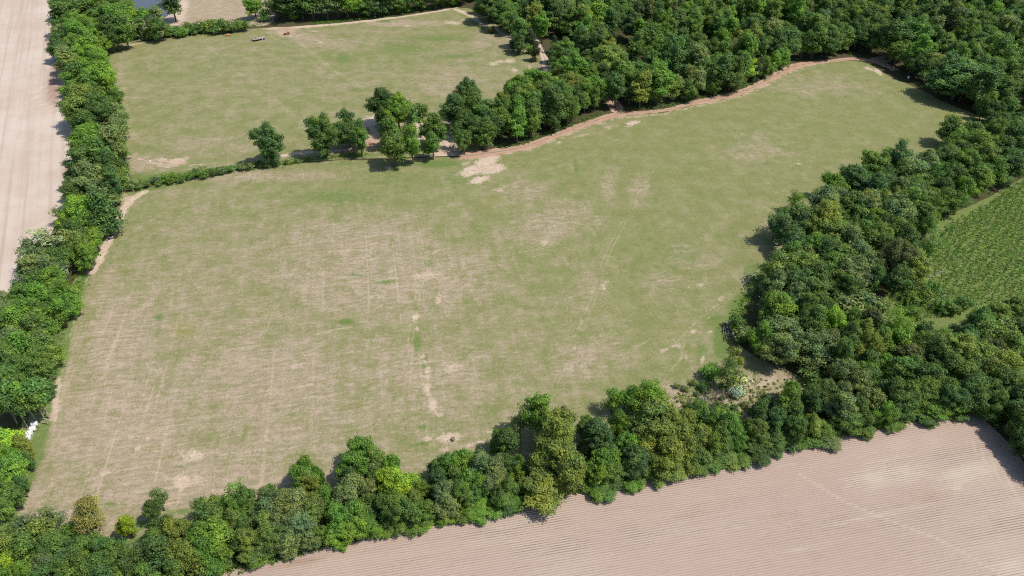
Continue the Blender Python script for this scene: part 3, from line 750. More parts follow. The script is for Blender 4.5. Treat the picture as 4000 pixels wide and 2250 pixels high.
def limb(m, rng, a, b, r0, r1, n=5, sag=0.12):
    a, b = np.array(a, float), np.array(b, float)
    L = np.linalg.norm(b - a)
    pts = [a + (b - a) * t + np.array((0, 0, 1)) * L * sag * math.sin(math.pi * t) + (rng.normal(0, L * 0.03, 3) if 0 < t < 1 else 0) for t in np.linspace(0, 1, 4)]
    m.tube(pts, list(np.linspace(r0, r1, 4)), n)
def trunk_mesh(name, rng, H, z0, c, rr, mat, k=8):
    m = MB()
    top = z0 + (H - z0) * 0.55
    off = rng.normal(0, 0.03 * H, 2)
    m.tube([(0, 0, -0.3), (0, 0, 0.3), (off[0] * 0.4, off[1] * 0.4, top * 0.45), (off[0], off[1], top)], [rr * 1.5, rr * 1.05, rr * 0.8, rr * 0.3], 8)
    for q in c[rng.permutation(len(c))[:k]]:
        t = rng.uniform(0.4, 0.9)
        limb(m, rng, (off[0] * t, off[1] * t, top * t), q, rr * 0.42, rr * 0.1)
    return mesh_from(name, m.v, m.f, mat, True)

PROTO = {}
def add_proto(kind, seed, Rr, H, z0, shape, n_cl, cr, leaf, dens, gap=0.0, bark=None, limbs=8, tr=None):
    rng = np.random.default_rng(seed)
    me, c = crown_mesh('crown', rng, Rr - cr * 0.8, z0 + cr * 0.4, H - cr * 0.6, shape, n_cl, cr, leaf, dens, gap)
    tm = trunk_mesh('trunk', rng, H, z0, c, tr or (0.05 * Rr + 0.1), bark or M_BARK, limbs)
    PROTO.setdefault(kind, []).append((me, tm, Rr, H, (z0 + H) / 2))
for s in range(4): add_proto('L', 10 + s, 6.0, 14.0, 1.2, 'broad', 120, 1.25, 0.30, 150, 0.06)
for s in range(5): add_proto('b', 20 + s, 3.6, 9.5, 0.9, 'broad', 78, 0.9, 0.25, 190, 0.06)
for s in range(5): add_proto('u', 30 + s, 2.9, 11.5, 1.6, 'upright', 66, 0.85, 0.27, 160, 0.10)
for s in range(4): add_proto('w', 40 + s, 3.2, 9.0, 1.5, 'broad', 46, 0.95, 0.27, 62, 0.15, None, 22)
for s in range(3): add_proto('c', 50 + s, 2.0, 6.5, 0.3, 'cone', 46, 0.75, 0.24, 150)
for s in range(5): add_proto('s', 60 + s, 1.9, 3.2, 0.1, 'broad', 26, 0.75, 0.28, 85, 0.1, None, 6, 0.08)
for s in range(3): add_proto('t', 70 + s, 2.6, 11.0, 4.6, 'broad', 34, 0.95, 0.34, 80, 0.05, M_PALEBARK, 8, 0.17)
for s in range(3): add_proto('f', 80 + s, 4.2, 9.5, 1.2, 'broad', 62, 1.1, 0.24, 120, 0.12, None, 16)

def dead_mesh(seed, H, spread, lean=0.0, thick=0.2):
    rng = np.random.default_rng(seed)
    m = MB()
    def grow(p, d, L, r, lev):
        q = p + d * L
        mid = (p + q) / 2 + rng.normal(0, L * 0.05, 3)
        m.tube([p, mid, q], [r, r * 0.8, r * 0.6], 5 if lev else 7, cap=lev == 0)
        if lev >= 4 or L < 0.35: return
        for _ in range(3 if lev else 4):
            dd = unit(d + rng.normal(0, spread, 3) + np.array((0, 0, 0.12)))
            grow(q if rng.random() < 0.6 else mid, dd, L * rng.uniform(0.55, 0.85), r * 0.55, lev + 1)
    grow(np.array((0, 0, -0.2)), unit(np.array((lean, 0, 1.0))), H * 0.36, thick, 0)
    return mesh_from('dead_branches', m.v, m.f, M_DEAD, True)
DEAD = [dead_mesh(91, 6.5, 0.5), dead_mesh(92, 5.0, 0.7), dead_mesh(93, 7.5, 0.4, 0.35)]

PAL = {'d': (0.088, 0.150, 0.046), 'g': (0.114, 0.192, 0.048), 'b': (0.135, 0.238, 0.042), 'l': (0.235, 0.340, 0.042), 'o': (0.168, 0.222, 0.056),
       'p': (0.160, 0.212, 0.088), 'y': (0.285, 0.280, 0.095), 'e': (0.088, 0.156, 0.056), 'n': (0.108, 0.132, 0.056), 'k': (0.048, 0.072, 0.034), 'w': (0.26, 0.30, 0.17), 'v': (0.42, 0.46, 0.36)}
WORD = {'d': 'dark green', 'g': 'mid green', 'b': 'bright green', 'l': 'lime green', 'o': 'olive green', 'p': 'pale grey-green', 'y': 'golden yellow', 'e': 'bluish green',
        'n': 'brownish green', 'k': 'very dark', 'w': 'whitish', 'v': 'white flowering'}
KNAME = {'L': ('oak_tree', 'massive spreading tree', 'tree'), 'b': ('round_tree', 'round-crowned tree', 'tree'), 'u': ('upright_tree', 'slender upright tree', 'tree'),
         'w': ('airy_tree', 'thin airy tree', 'tree'), 'c': ('cedar_tree', 'dense conical cedar', 'tree'), 's': ('shrub', 'low bushy shrub', 'shrub'),
         't': ('bare_stemmed_tree', 'tree with long pale bare trunk', 'tree'), 'f': ('feathery_tree', 'wide feathery tree', 'tree')}
ZONE = {'left': 'in the tree line beside the pale bare field', 'bottom': 'in the hedgerow along the stubble field', 'right': 'in the wood beside the sapling plantation',
        'forest': 'in the forest beyond the red track', 'mid': 'among the trees between the two pastures', 'pond': 'beside the pond', 'top': 'in the tree row behind the sandy track',
        'strip': 'in the copse where the red track forks', 'clearing': 'around the dry clearing', 'glade': 'in the open glade by the sandy trail'}
ZNAME = {'left': 'field_edge_tree', 'bottom': 'hedgerow_tree', 'right': 'woodland_tree', 'forest': 'forest_tree', 'top': 'roadside_tree', 'mid': 'pasture_tree'}
ZK = {'left': 1.32, 'bottom': 1.14, 'mid': 1.15, 'pond': 1.25, 'top': 1.15, 'strip': 1.2, 'forest': 1.22, 'right': 1.2, 'clearing': 1.15, 'glade': 1.2}  # leaf colour lift per stand: paler trees and brighter left side light painted in
AUTO = []             # trees that get their label once the landmarks stand
SITES = []            # (x, y, radius) of everything planted
def plant(x, y, Rr, H, col, kind, zone, label=None, jit=0.14):
    kind = 'L' if kind == 'b' and Rr > 4.9 else kind
    me, tm, R0, H0_, cz = R.choice(PROTO[kind])
    root = empty(ZNAME.get(zone, 'round_tree') if kind == 'b' else KNAME[kind][0], (x, y, 0), R.uniform(0, 6.283))
    s, sz = Rr / R0, H / H0_
    root.scale = (s * R.uniform(0.88, 1.16), s * R.uniform(0.86, 1.16), sz)
    cr = link(bpy.data.objects.new('crown', me), root)
    k = R.uniform(1 - jit, 1 + jit); h = R.uniform(-0.10, 0.10)
    c = tuple(v * ZK.get(zone, 1.05) for v in PAL[col])
    cr.color = (c[0] * k * (1 + h), c[1] * k, c[2] * k * (1 - h), 1)
    link(bpy.data.objects.new('trunk' if kind != 's' else 'stem', tm), root)
    if label is None:
        AUTO.append((root, ('' if kind in 'Lcs' else 'tall ' if H > 10.5 else 'small ' if H < 7 else ''), WORD[col], kind, zone, x, y))
        label = 'tree'
    tag(root, label, KNAME[kind][2])
    SITES.append((x, y, Rr))
    return root
def height_for(kind, Rr):
    return {'L': min(15.5, 4.5 + 1.6 * Rr), 'b': min(14.0, 4.2 + 1.7 * Rr), 'u': min(16.5, 5.5 + 2.1 * Rr), 'w': min(12, 3.5 + 1.8 * Rr), 'c': 2.9 * Rr, 's': 1.55 * Rr,
            't': 8 + 1.2 * Rr, 'f': min(12, 3.5 + 1.5 * Rr)}[kind]
BACK = {'top': [(1000, 84), (1250, 78), (1400, 74), (1550, 58), (1700, 36), (1900, 8)],
        'strip': [(1880, 585), (2050, 552), (2150, 517), (2250, 478), (2350, 448), (2400, 430)],
        'forest': [(2400, 425), (2500, 424), (2600, 413), (2700, 388), (2800, 366), (2900, 338), (3000, 296), (3080, 250), (3150, 233), (3340, 213), (3430, 223), (3500, 268), (3600, 322), (3720, 390), (3850, 455)]}
KEEP_OFF = [bottom_g, left_g]
def plant_px(px, py, rpx, col, kind, zone, label=None, grow=1.3, hk=1.0):
    """crown seen at a pixel: its distance follows from the height of its middle above the ground"""
    cz = 5.0
    if zone == 'bottom' and 2650 < px < 3150 and py < 1700: grow = min(grow, 1.05)
    if zone == 'mid' and kind == 's': grow = 1.0
    for _ in range(4):
        x, y, t = G(px, py, cz)
        Rr = rpx * grow * (0.95 if zone == 'mid' and kind != 's' else 1.0) * t / FPX
        kk = 'L' if kind == 'b' and Rr > 4.9 else kind
        H = height_for(kk, Rr) * hk * (1.16 if zone == 'mid' and kind != 's' else 1.0)
        me, tm, R0, H0_, c0 = PROTO[kk][0]
        cz = c0 / H0_ * H
    for _ in range(8):                       # never rooted out in the ploughed fields
        if not any(in_poly([x], [y], k)[0] for k in KEEP_OFF): break
        H *= 0.86; cz *= 0.86
        x, y, t = G(px, py, cz)
    if zone in BACK:                         # rooted behind the track that runs along the wood
        u, v = P(x, y)
        lim = float(np.interp(u, [q[0] for q in BACK[zone]], [q[1] for q in BACK[zone]]))
        if v > lim: x, y, _ = G(u, lim - R.uniform(0, 6))
    return plant(x, y, Rr, H, col, kind, zone, label)
def tile(ox, oy, zone, default, text):
    for tok in text.split():
        a = tok.split(',')
        col = a[3][0]
        kind = a[3][1] if len(a[3]) > 1 else R.choice(default)
        plant_px(ox + float(a[0]) * 0.5176, oy + float(a[1]) * 0.5176, float(a[2]) * 0.5176, col, kind, zone)

# ---- tree line along the pale field
tile(0, 0, 'left', 'bbu', """450,40,60,g 560,30,80,b 680,40,60,b 480,120,80,d 620,120,90,d 690,150,60,d 450,190,50,d 560,200,80,b 650,220,80,b 450,260,60,p 520,290,80,d
 620,300,90,b 710,290,70,b 460,350,70,d 560,370,90,g 690,380,80,b 740,330,55,b 480,430,50,d 600,450,80,b 720,450,80,b 510,480,60,p 760,520,70,b 650,530,70,b 560,560,60,g
 790,590,60,b 590,610,80,g 700,620,80,b 500,690,40,bs 810,660,60,b 760,690,70,g 850,730,50,g 520,740,40,g 740,830,95,d 560,860,60,o 870,850,50,pw 620,920,70,d
 910,900,50,pw 690,1000,80,b 640,1050,60,d 870,970,70,pw 920,960,50,pw 800,1030,70,pw 600,1110,50,b 720,1110,80,b 840,1090,80,p 910,1110,50,g 640,1190,60,g 760,1200,90,g
 620,1260,80,d 820,1270,100,d 900,1330,60,o 540,1410,60,d 850,1400,60,d 560,1330,50,d 520,40,50,d 500,330,50,d""")
plant_px(320, 402, 62, 'o', 'b', 'left', 'big yellowish olive round tree in the tree line beside the pale field')
plant_px(362, 708, 62, 'p', 'b', 'left', 'big pale dull green round tree where the shrub row meets the tree line')
tile(0, 750, 'left', 'bbw', """560,30,70,d 560,100,50,b 600,180,110,b 780,170,95,dc 450,160,40,pw 490,220,50,b 700,240,80,g 560,310,80,d 480,380,80,p
 600,400,70,o 710,350,50,b 640,470,70,b 430,510,80,g 300,540,90,p 220,590,70,d 400,590,80,p 380,680,90,b 300,700,80,g 500,760,80,b 430,730,60,g 160,780,70,g
 270,800,80,b 360,830,80,b 540,830,60,b 20,820,60,p 30,920,60,p 200,900,90,b 300,900,80,g 450,900,70,b 120,980,80,b 240,1010,90,o 350,1030,70,b 100,1110,70,p
 200,1150,100,b 330,1170,90,o 420,1210,50,b 300,1250,70,g 60,1200,80,g 30,1300,100,g 150,1320,80,g 250,1350,80,g 70,1420,90,g 330,1350,50,d 160,700,60,p -60,1000,90,g -60,1150,90,g -60,1330,90,g""")
plant_px(172, 952, 62, 'w', 'w', 'left', 'whitish pale tree in bloom jutting over the pale bare field')
plant_px(128, 985, 46, 'p', 'w', 'left', 'pale silvery tree under the whitish blooming tree')
tile(0, 1500, 'left', 'bb', """60,60,80,gt 150,80,85,bt 260,60,80,gt 330,20,50,d 100,150,60,dt 260,130,50,gt 20,120,60,gt 60,560,80,b 170,480,60,o 100,640,90,b 190,580,40,d 60,740,60,b 150,760,50,d 60,830,70,g 30,940,60,g -40,420,80,b -40,700,90,g""")
plant_px(20, 1726, 44, 'l', 'b', 'left', 'lime green tree beside the row of white wrapped bales')
plant_px(58, 1724, 24, 'l', 'b', 'left', 'small lime green tree overhanging the last white wrapped bale')
# ---- pond side
tile(0, 0, 'pond', 'u', """790,60,50,g 860,80,100,gb 800,150,60,g 880,160,80,b 850,230,70,d 930,230,60,g 820,270,50,d 1000,110,50,bt 1085,110,42,bt 1170,90,46,pt 1040,170,36,gt 1130,180,45,dw 1190,200,60,db 940,20,45,d 1290,20,60,d
 960,250,40,gs 1020,250,40,gs 1080,250,40,gs 1140,260,40,gs 890,280,40,ds 735,50,40,os 760,140,30,gs""")
tile(0, 0, 'pond', 's', """1270,240,36,g 1320,232,36,g 1380,240,34,b 1430,212,38,g 1490,203,40,g 1550,212,36,g 1590,195,44,o 1650,192,50,o 1700,204,40,g 1745,212,34,g 1795,195,40,o 1850,192,38,g 1350,260,26,g 1460,230,30,g 1620,222,34,g""")
plant_px(991, 22, 27, 'b', 'b', 'pond', 'bright green round tree standing alone at the end of the shrub row')
# ---- tree row behind the sandy track
tile(1000, 0, 'top', 'uub', """140,40,60,dw 230,90,80,d 330,60,70,d 410,60,70,g 520,60,80,p 600,90,60,g 680,50,60,b 760,70,70,b 840,50,60,d 920,40,70,d 990,30,60,d 1060,30,50,g 1130,20,60,d 1250,10,50,d
 1350,5,50,g 1450,0,50,b 1550,-10,50,g 300,10,70,d 480,-10,70,g 640,-30,70,d 800,-30,70,d 1000,-50,70,d 1200,-60,60,g 1400,-60,60,d 1550,-80,60,g 280,160,30,bs 60,170,46,gs 1140,65,26,bs 1070,75,26,bs 1220,30,26,bs 1400,20,26,bs 1490,15,30,bs 1000,85,20,gs""")
# ---- trees between the pastures
plant_px(1047, 553, 50, 'd', 'b', 'mid', 'round dark green tree standing alone between the pastures', 1.3)
plant_px(1264, 520, 54, 'g', 'b', 'mid', 'green round tree with dark trunk, second from the lone round tree', 1.3)
tile(1000, 0, 'mid', 'b', """690,960,88,d 780,1030,52,gu 800,1100,30,gs 970,790,90,d 1070,850,95,b 950,880,55,d 1010,980,80,g 1030,1100,85,g 1230,850,58,gt 1340,960,84,g 1330,1080,60,g 1150,940,50,pw
 1600,730,90,d 1510,830,85,d 1650,810,80,g 1700,890,80,g 1720,990,70,g 1570,1060,46,g 1790,820,60,p 1870,760,50,o 1850,900,70,b 1790,950,60,d 1920,680,50,b 1900,980,40,ds 1640,950,60,d 1560,920,60,d""")
plant_px(1607, 558, 28, 'b', 'u', 'mid', 'narrow vivid green tree beside the heap of grey boards')
plant_px(1788, 520, 30, 'g', 'w', 'mid', 'small leaning green tree at the sandy gap before the copse')
tile(1000, 0, 'mid', 's', "150,1240,24,g 230,1225,24,g 90,1250,26,g 40,1250,24,p 300,1215,20,g 20,1225,24,g 380,1200,18,g")
tile(0, 0, 'mid', 's', "1040,1405,34,g 1110,1390,34,g 1170,1360,36,p 1240,1350,40,b 1310,1340,40,b 1370,1350,36,g 1430,1330,40,g 1490,1300,50,g 1550,1310,40,g 1620,1300,38,g 1680,1290,36,p 1740,1275,34,g 1820,1260,36,p 1890,1250,34,p 1280,1370,30,g 1540,1335,26,g 980,1420,30,d 1200,1385,26,g")
# ---- copse at the fork of the red track
tile(2000, 0, 'strip', 'ubb', """60,640,60,b 150,600,70,b 240,620,70,b 330,560,70,g 390,500,60,b 500,530,70,b 590,580,60,b 40,720,60,d 120,740,80,g 220,720,80,d 320,690,80,g 430,660,80,o 520,650,60,g 620,640,55,b 670,690,45,b
 60,820,70,b 40,930,60,b 140,870,60,g 150,960,50,g 250,830,80,d 330,850,80,d 420,780,80,g 490,760,60,d 560,700,60,b 420,900,50,g 300,930,60,d 180,800,60,g 380,740,60,g 80,1000,40,ds""")
# ---- open glade by the sandy trail
tile(1000, 0, 'glade', 'b', "1750,40,80,d 1880,100,80,g 1860,40,70,b 1920,160,55,d 1800,-20,80,d 1770,225,25,ks")
tile(2000, 0, 'glade', 'u', "20,100,40,b 60,230,50,g 170,150,60,o 230,200,50,b 60,325,45,ec 140,370,32,bs 178,385,38,kc 130,275,40,kc 10,330,30,kc 320,340,32,kc 310,400,40,ec 390,340,28,kc 490,340,45,kc 560,430,42,dc 400,400,80,gb 380,450,60,db 60,40,45,g 130,50,60,d 200,60,60,d 300,60,60,d 400,90,90,pb 450,150,80,gb 540,140,60,o 540,240,70,b 520,320,60,d 330,130,60,d")
# ---- front of the forest
plant_px(2362, 243, 62, 'o', 'b', 'forest', 'broad olive oak behind the copse at the track fork', 1.2)
tile(2000, 0, 'forest', 'ubb', """740,390,70,o 780,620,70,d 790,740,65,d 860,590,60,g 890,710,40,nc 980,720,66,o 1110,620,80,bu 1110,710,50,gu 1230,640,66,o 1330,560,60,p 1410,640,50,pu 1460,560,80,g 1580,620,80,d 1660,560,95,d
 1740,500,60,g 1810,510,50,l 1850,575,45,kc 1920,500,40,g 700,560,60,d 640,520,50,g 1000,620,60,g 1520,660,50,g 1330,660,50,d""")
tile(3000, 0, 'forest', 'bbu', """40,470,50,b 110,440,50,b 190,330,50,pw 30,230,60,b 270,330,60,g 360,300,60,g 470,310,80,d 580,280,60,g 690,240,80,d 800,220,80,d 940,290,98,d 1010,370,50,g 1180,400,75,b 1250,300,80,d
 1420,400,70,d 990,470,65,g 1100,500,60,d 1170,520,70,d 1190,590,40,g 1560,500,100,g 1380,640,90,d 1620,650,90,d 1600,840,70,p 1660,820,50,b 1290,480,50,o 1700,560,90,d 1500,720,60,k 1780,700,80,d 1860,560,100,g 1250,600,40,ds""")
plant_px(3752, 315, 98, 'd', 'b', 'forest', 'huge dark oak casting a shadow on the pasture corner', 1.1)
# ---- the wood on the right
tile(3000, 0, 'right', 'bbw', """1390,970,75,d 1440,1060,80,g 1360,1200,80,d 1200,1220,75,p 980,1200,70,eu 900,1190,60,g 820,1230,80,g 1000,1290,70,d 650,1340,80,e 720,1310,50,g 500,1390,66,b 900,1350,70,e 1500,1250,90,g 1450,1150,80,d 1600,1100,90,g
 1550,1000,70,g 1700,1000,90,g 1660,1180,80,g 1780,1120,80,d 1850,1010,80,d 1750,1280,80,g 1870,1240,80,d 1100,1300,70,p 1280,1320,80,g 1420,1330,70,d 1600,1340,70,g 1150,1400,70,g 1320,1420,60,d 1500,1420,60,b 800,1400,80,e 1000,1410,60,p""")
plant_px(3108, 775, 32, 'b', 'w', 'right', 'small bright sapling standing at the pasture edge of the right-hand wood', 1.1)
tile(3000, 750, 'right', 'bbw', """430,60,90,p 550,60,70,p 200,190,90,e 120,270,80,e 260,250,60,e 180,350,80,e 60,260,50,e 430,210,100,o 400,290,80,o 500,320,80,o 650,100,90,d 760,90,80,p 860,60,60,g 950,100,80,d 1000,150,90,p 820,180,60,b 900,240,70,d
 330,400,60,b 480,440,90,d 640,370,80,p 570,500,80,g 490,560,90,g 700,480,90,p 840,340,90,o 1000,290,70,o 1060,350,80,d 1200,250,60,g 1230,400,80,g 960,490,110,n 1100,560,90,o 1000,640,80,d 90,560,90,o 240,560,100,o 160,640,80,d
 50,680,70,p 60,760,80,p 90,860,90,b 220,760,60,p 380,640,90,d 360,720,80,d 600,600,90,p 690,600,90,p 800,640,60,d 370,960,80,g 1100,60,70,g 1250,120,70,g 1350,60,70,g 1180,170,70,g 1450,60,60,g 1050,230,60,d 720,300,70,g 900,420,70,d
 720,1040,70,o 1150,1150,90,g 1060,950,70,g 1310,1100,70,gw 1640,1080,80,o 1750,1040,100,o 1850,1180,100,o 1700,1200,80,n 1430,1220,130,o 1560,1260,110,o 1350,1320,90,d 1480,1380,90,o 1650,1350,90,o 1800,1320,100,o 1900,1050,80,n
 880,1300,60,b 700,1350,50,b 780,1380,70,g 950,1390,80,g 1060,1330,90,g 1180,1390,90,d 600,1350,70,p 500,1330,60,p 700,1430,70,p 330,1400,60,gs 1300,1430,80,d 1550,1450,80,d 1750,1440,90,d 1880,1440,90,d 1600,960,80,g 1720,920,70,o 1860,880,80,o""")
tile(3000, 750, 'right', 's', "360,830,70,p 450,850,60,g 620,860,80,p 560,830,60,p 750,830,70,p 850,860,50,p 700,900,60,g 280,840,60,g 1180,780,60,g 1240,720,50,g 1330,860,50,g 1400,880,50,g 1100,820,50,g 1480,840,60,g 1060,780,40,g 820,960,60,p")
plant_px(3255, 1250, 52, 'l', 'f', 'right', 'bright yellow-green feathery tree in the middle of the right-hand wood', 1.15)
plant_px(3176, 1360, 66, 'p', 'f', 'right', 'pale umbrella-shaped feathery tree with dark trunk above the clearing', 1.1)
plant_px(3295, 1392, 32, 'g', 'u', 'right', 'compact egg-shaped green tree beside the umbrella-shaped tree')
plant_px(3520, 1290, 82, 'b', 'f', 'right', 'wide fresh green feathery tree beside the grass strip of the plantation', 1.1)
# ---- around the clearing
tile(3000, 750, 'clearing', 'b', "90,1060,100,p 100,1180,100,p")
plant_px(2990, 1310, 44, 'b', 'b', 'clearing', 'bright yellow-green oak next to the log pile')
plant_px(2855, 1450, 40, 'o', 'w', 'clearing', 'olive airy tree between the log pile and the white blossom')
plant_px(2870, 1400, 34, 'o', 'w', 'clearing', 'tall olive airy tree just below the log pile')
plant_px(2880, 1265, 30, 'g', 's', 'clearing', 'leafy green bush overgrowing the log pile')
plant_px(2905, 1310, 32, 'p', 's', 'clearing', 'pale brush beside the big pale log')
plant_px(2895, 1490, 24, 'v', 's', 'clearing', 'white blossoming bush above the red soil patch')
plant_px(2880, 1530, 22, 'v', 's', 'clearing', 'smaller white blossoming bush at the red soil patch')
plant_px(2775, 1450, 28, 'b', 's', 'clearing', 'bright green bush at the pasture side of the clearing')
tile(2600, 1420, 'clearing', 's', "40,330,18,o 120,400,20,g 180,330,24,g 230,300,20,p 260,380,22,g 300,330,18,p 330,400,20,o 390,300,22,p 430,260,20,g 520,330,24,g 600,300,24,p 640,360,22,g 700,330,26,g 560,380,20,o 240,230,18,p 400,400,18,o 280,160,30,g 300,200,30,d 420,190,26,g 90,170,22,o 210,140,24,o 150,190,22,p 340,100,26,b 450,330,30,g 360,330,28,g 480,180,24,o 560,230,20,g")
# ---- hedgerow along the stubble field
tile(0, 1500, 'bottom', 'bbw', """380,1000,70,pw 220,1090,100,pw 100,1160,110,o 300,1140,100,ow 520,1120,60,bs 60,1260,90,o 200,1240,100,g 380,1230,90,g 520,1290,80,e 640,1260,90,g 780,1250,90,g 900,1260,80,g 1060,1330,80,d
 60,1400,80,l 180,1420,70,b 340,1370,80,p 480,1390,80,g 620,1370,80,g 740,1370,90,g 870,1350,90,g 970,1400,70,d 1200,1090,70,d 1340,1110,80,o 1190,1180,60,g 1200,1280,100,d 1340,1310,90,o 1500,1120,70,b 1600,1150,110,b 1550,1260,100,b
 1680,1290,80,b 1450,1200,60,b 1470,1340,80,o 1620,1360,80,b 1560,960,80,o 1640,920,60,o 1760,860,90,b 1850,900,80,g 1790,960,70,b 1750,1050,80,o 1850,1080,70,d 1880,1180,70,o 1900,1280,70,o 1780,1200,60,d 300,1480,80,g 550,1500,80,g 800,1480,90,d 1100,1450,80,g 1300,1430,80,g 20,1480,80,b""")
plant_px(342, 2000, 70, 'y', 'f', 'bottom', 'golden yellow round tree in the pasture corner by the hedgerow', 1.05)
plant_px(492, 2052, 28, 'l', 'b', 'bottom', 'small lime green tree in the hedgerow below the golden tree')
plant_px(618, 1945, 34, 'p', 'w', 'bottom', 'thin airy tree standing alone on the pasture side of the hedgerow', 1.1)
plant_px(598, 1990, 34, 'd', 'b', 'bottom', 'dark green tree standing in for the shadow of the lone airy tree', 1.1)  # dark tree takes the place of the airy tree's cast shadow
tile(1000, 1500, 'bottom', 'bbb', """370,620,65,b 360,700,70,b 400,760,60,o 470,690,35,b 110,820,40,b 60,870,60,p 200,890,90,p 320,900,100,p 420,960,80,o 100,960,90,p 230,1020,100,p 120,1060,80,o 340,1080,90,p 150,1160,80,o 250,1180,90,p 400,1160,60,p 490,1130,40,g
 510,960,50,o 530,850,60,b 240,1270,50,p 60,1230,60,o 30,1290,60,b 780,500,80,b 740,620,90,b 900,580,70,o 1010,620,60,b 900,660,60,p 700,720,60,d 720,790,90,p 840,810,80,p 660,850,70,p 1190,790,40,b 880,720,50,g 870,900,60,d
 1000,920,80,g 1100,940,90,g 1190,870,50,o 640,1000,80,b 760,980,80,b 600,1110,70,b 720,1090,80,b 840,1060,70,b 630,1200,50,b 1000,1060,60,g 1080,1030,80,g 1170,1060,60,g 1250,1060,60,b 1280,960,70,g 960,1120,50,b 880,1120,40,d
 1440,620,80,b 1560,580,80,b 1360,640,50,e 1700,620,90,p 1800,640,80,p 1680,560,40,g 1370,740,70,d 1490,720,60,o 1600,740,80,b 1700,760,60,b 1800,740,70,p 1400,830,70,p 1440,900,80,p 1560,830,70,g 1650,820,50,g 1420,1000,60,b
 1600,930,70,b 1740,940,80,b 1670,980,70,b 1540,1010,50,d 1850,850,70,g 1900,930,60,d 1880,420,80,d 1830,440,60,b 1900,780,60,g 1900,620,60,d 1250,800,50,g 1230,720,40,gs""")
plant_px(1545, 1888, 52, 'l', 'b', 'bottom', 'brilliant lime green tree in the middle of the hedgerow')
plant_px(2098, 1614, 46, 'b', 'u', 'bottom', 'egg-shaped bright green tree behind the olive oaks of the hedgerow')
plant_px(2172, 1702, 92, 'o', 'b', 'bottom', 'big yellowish olive oak in the hedgerow, rear one of three', 1.08)
plant_px(2192, 1800, 82, 'o', 'b', 'bottom', 'big yellowish olive oak in the hedgerow, middle one of three', 1.08)
plant_px(2125, 1900, 84, 'o', 'b', 'bottom', 'big yellowish olive oak overhanging the stubble field', 1.08)
plant_px(2530, 1550, 60, 'b', 'f', 'bottom', 'tall feathery bright green tree rising above the hedgerow by the clearing', 1.2, 1.25)
tile(2000, 1500, 'bottom', 'bbb', """760,110,60,bw 860,90,60,bf 1080,80,70,bf 930,150,60,bf 60,280,60,pw 290,270,45,b 460,680,90,o 620,350,90,e 560,320,60,g 690,430,80,e 60,590,40,b 40,670,40,b 20,900,60,b 690,580,80,b 660,680,80,b 760,660,80,g 700,770,80,g
 640,830,60,b 590,760,60,b 790,740,50,g 860,450,60,b 810,460,40,b 930,560,80,e 900,640,70,d 980,650,50,o 900,770,50,b 970,750,40,b 1090,150,60,g 810,290,60,b 1080,250,110,o 1000,280,70,o 1200,300,100,o 1300,290,80,o 1130,400,110,o
 1280,420,110,o 1170,520,110,o 1330,540,80,o 1120,630,90,o 1210,650,80,o 1420,400,80,o 1410,520,70,o 1090,700,60,o 1430,240,80,g 1550,270,80,b 1650,310,100,b 1600,380,100,g 1690,400,60,b 1520,450,70,g 1580,520,80,g 1650,560,70,o
 1520,590,60,g 1730,570,60,g 1400,620,70,g 1850,340,70,o 1790,330,50,o 1890,420,60,o 1830,460,70,d 1880,560,60,d 1870,220,80,e 1920,150,60,e 960,400,60,o""")
tile(3000, 1500, 'bottom', 'bbb', """150,150,80,bu 60,270,80,d 170,230,90,g 220,330,80,g 60,400,70,d 40,480,60,d 150,420,70,d 240,430,60,b 330,310,60,o 400,330,70,g 450,400,70,p 360,420,60,g 180,40,60,b 330,110,80,d 430,60,80,d 540,80,70,p 560,170,90,p 600,260,90,g
 690,200,70,d 680,310,90,g 760,120,70,p 740,350,60,o 520,300,60,d 880,210,60,b 880,280,60,b 960,60,90,d 1060,90,90,g 1000,150,80,d 1170,60,80,g 1030,200,60,d 990,260,60,o 940,300,60,g 1220,190,80,b 1280,180,70,b 1180,250,60,d 1220,280,50,g
 1350,40,80,g 1400,100,80,d 1480,140,80,g 1420,200,60,d 1560,60,90,d 1660,50,80,d 1800,20,90,o 1880,90,90,d 1920,200,90,d 1900,310,80,d 1950,420,80,d 2010,300,100,d 2040,480,90,d 1980,130,100,o 2080,620,90,d 2120,760,90,g 2040,200,100,d""")

# ---- fill the closed woods between the trees traced above
def fill(poly, space, zone, cols, kinds, rr, limit, near=0.62):
    lo, hi = poly.min(0), poly.max(0)
    n = 0
    for _ in range(limit * 30):
        x, y = R.uniform(lo[0], hi[0]), R.uniform(lo[1], hi[1])
        if not in_poly([x], [y], poly)[0]: continue
        rad = R.uniform(*rr)
        a = np.array(SITES)
        d = np.hypot(a[:, 0] - x, a[:, 1] - y)
        if (d < np.maximum(space * 0.55, (a[:, 2] + rad) * near)).any(): continue
        kind = R.choice(kinds)
        plant(x, y, rad * (0.8 if kind in 'uc' else 1.0), height_for(kind, rad * (0.85 if kind == 'u' else 1)) * R.uniform(0.9, 1.12), R.choice(cols), kind, zone)
        n += 1
        if n >= limit: break
forest_g = gpoly([(2470, 415), (2600, 408), (2700, 382), (2800, 362), (2900, 332), (2990, 292), (3070, 248), (3150, 230), (3340, 210), (3440, 210), (3520, 262), (3620, 318), (3740, 385), (3900, 450),
                  (4150, 470), (4350, 200), (4300, -40), (3600, -70), (2600, -70), (2000, -60), (1960, 10), (2060, 60), (2180, 90), (2300, 150), (2290, 240), (2260, 300), (2320, 350), (2400, 360)])
pines_g = gpoly([(2280, 60), (2450, 20), (2700, 40), (2800, 80), (2650, 110), (2450, 110)])
fill(pines_g, 6, 'forest', 'nnnd', 'u', (3.0, 4.0), 24)
fill(forest_g, 8, 'forest', 'dddgggbbopeg', 'bbbuuu', (4.3, 6.4), 420, 0.48)
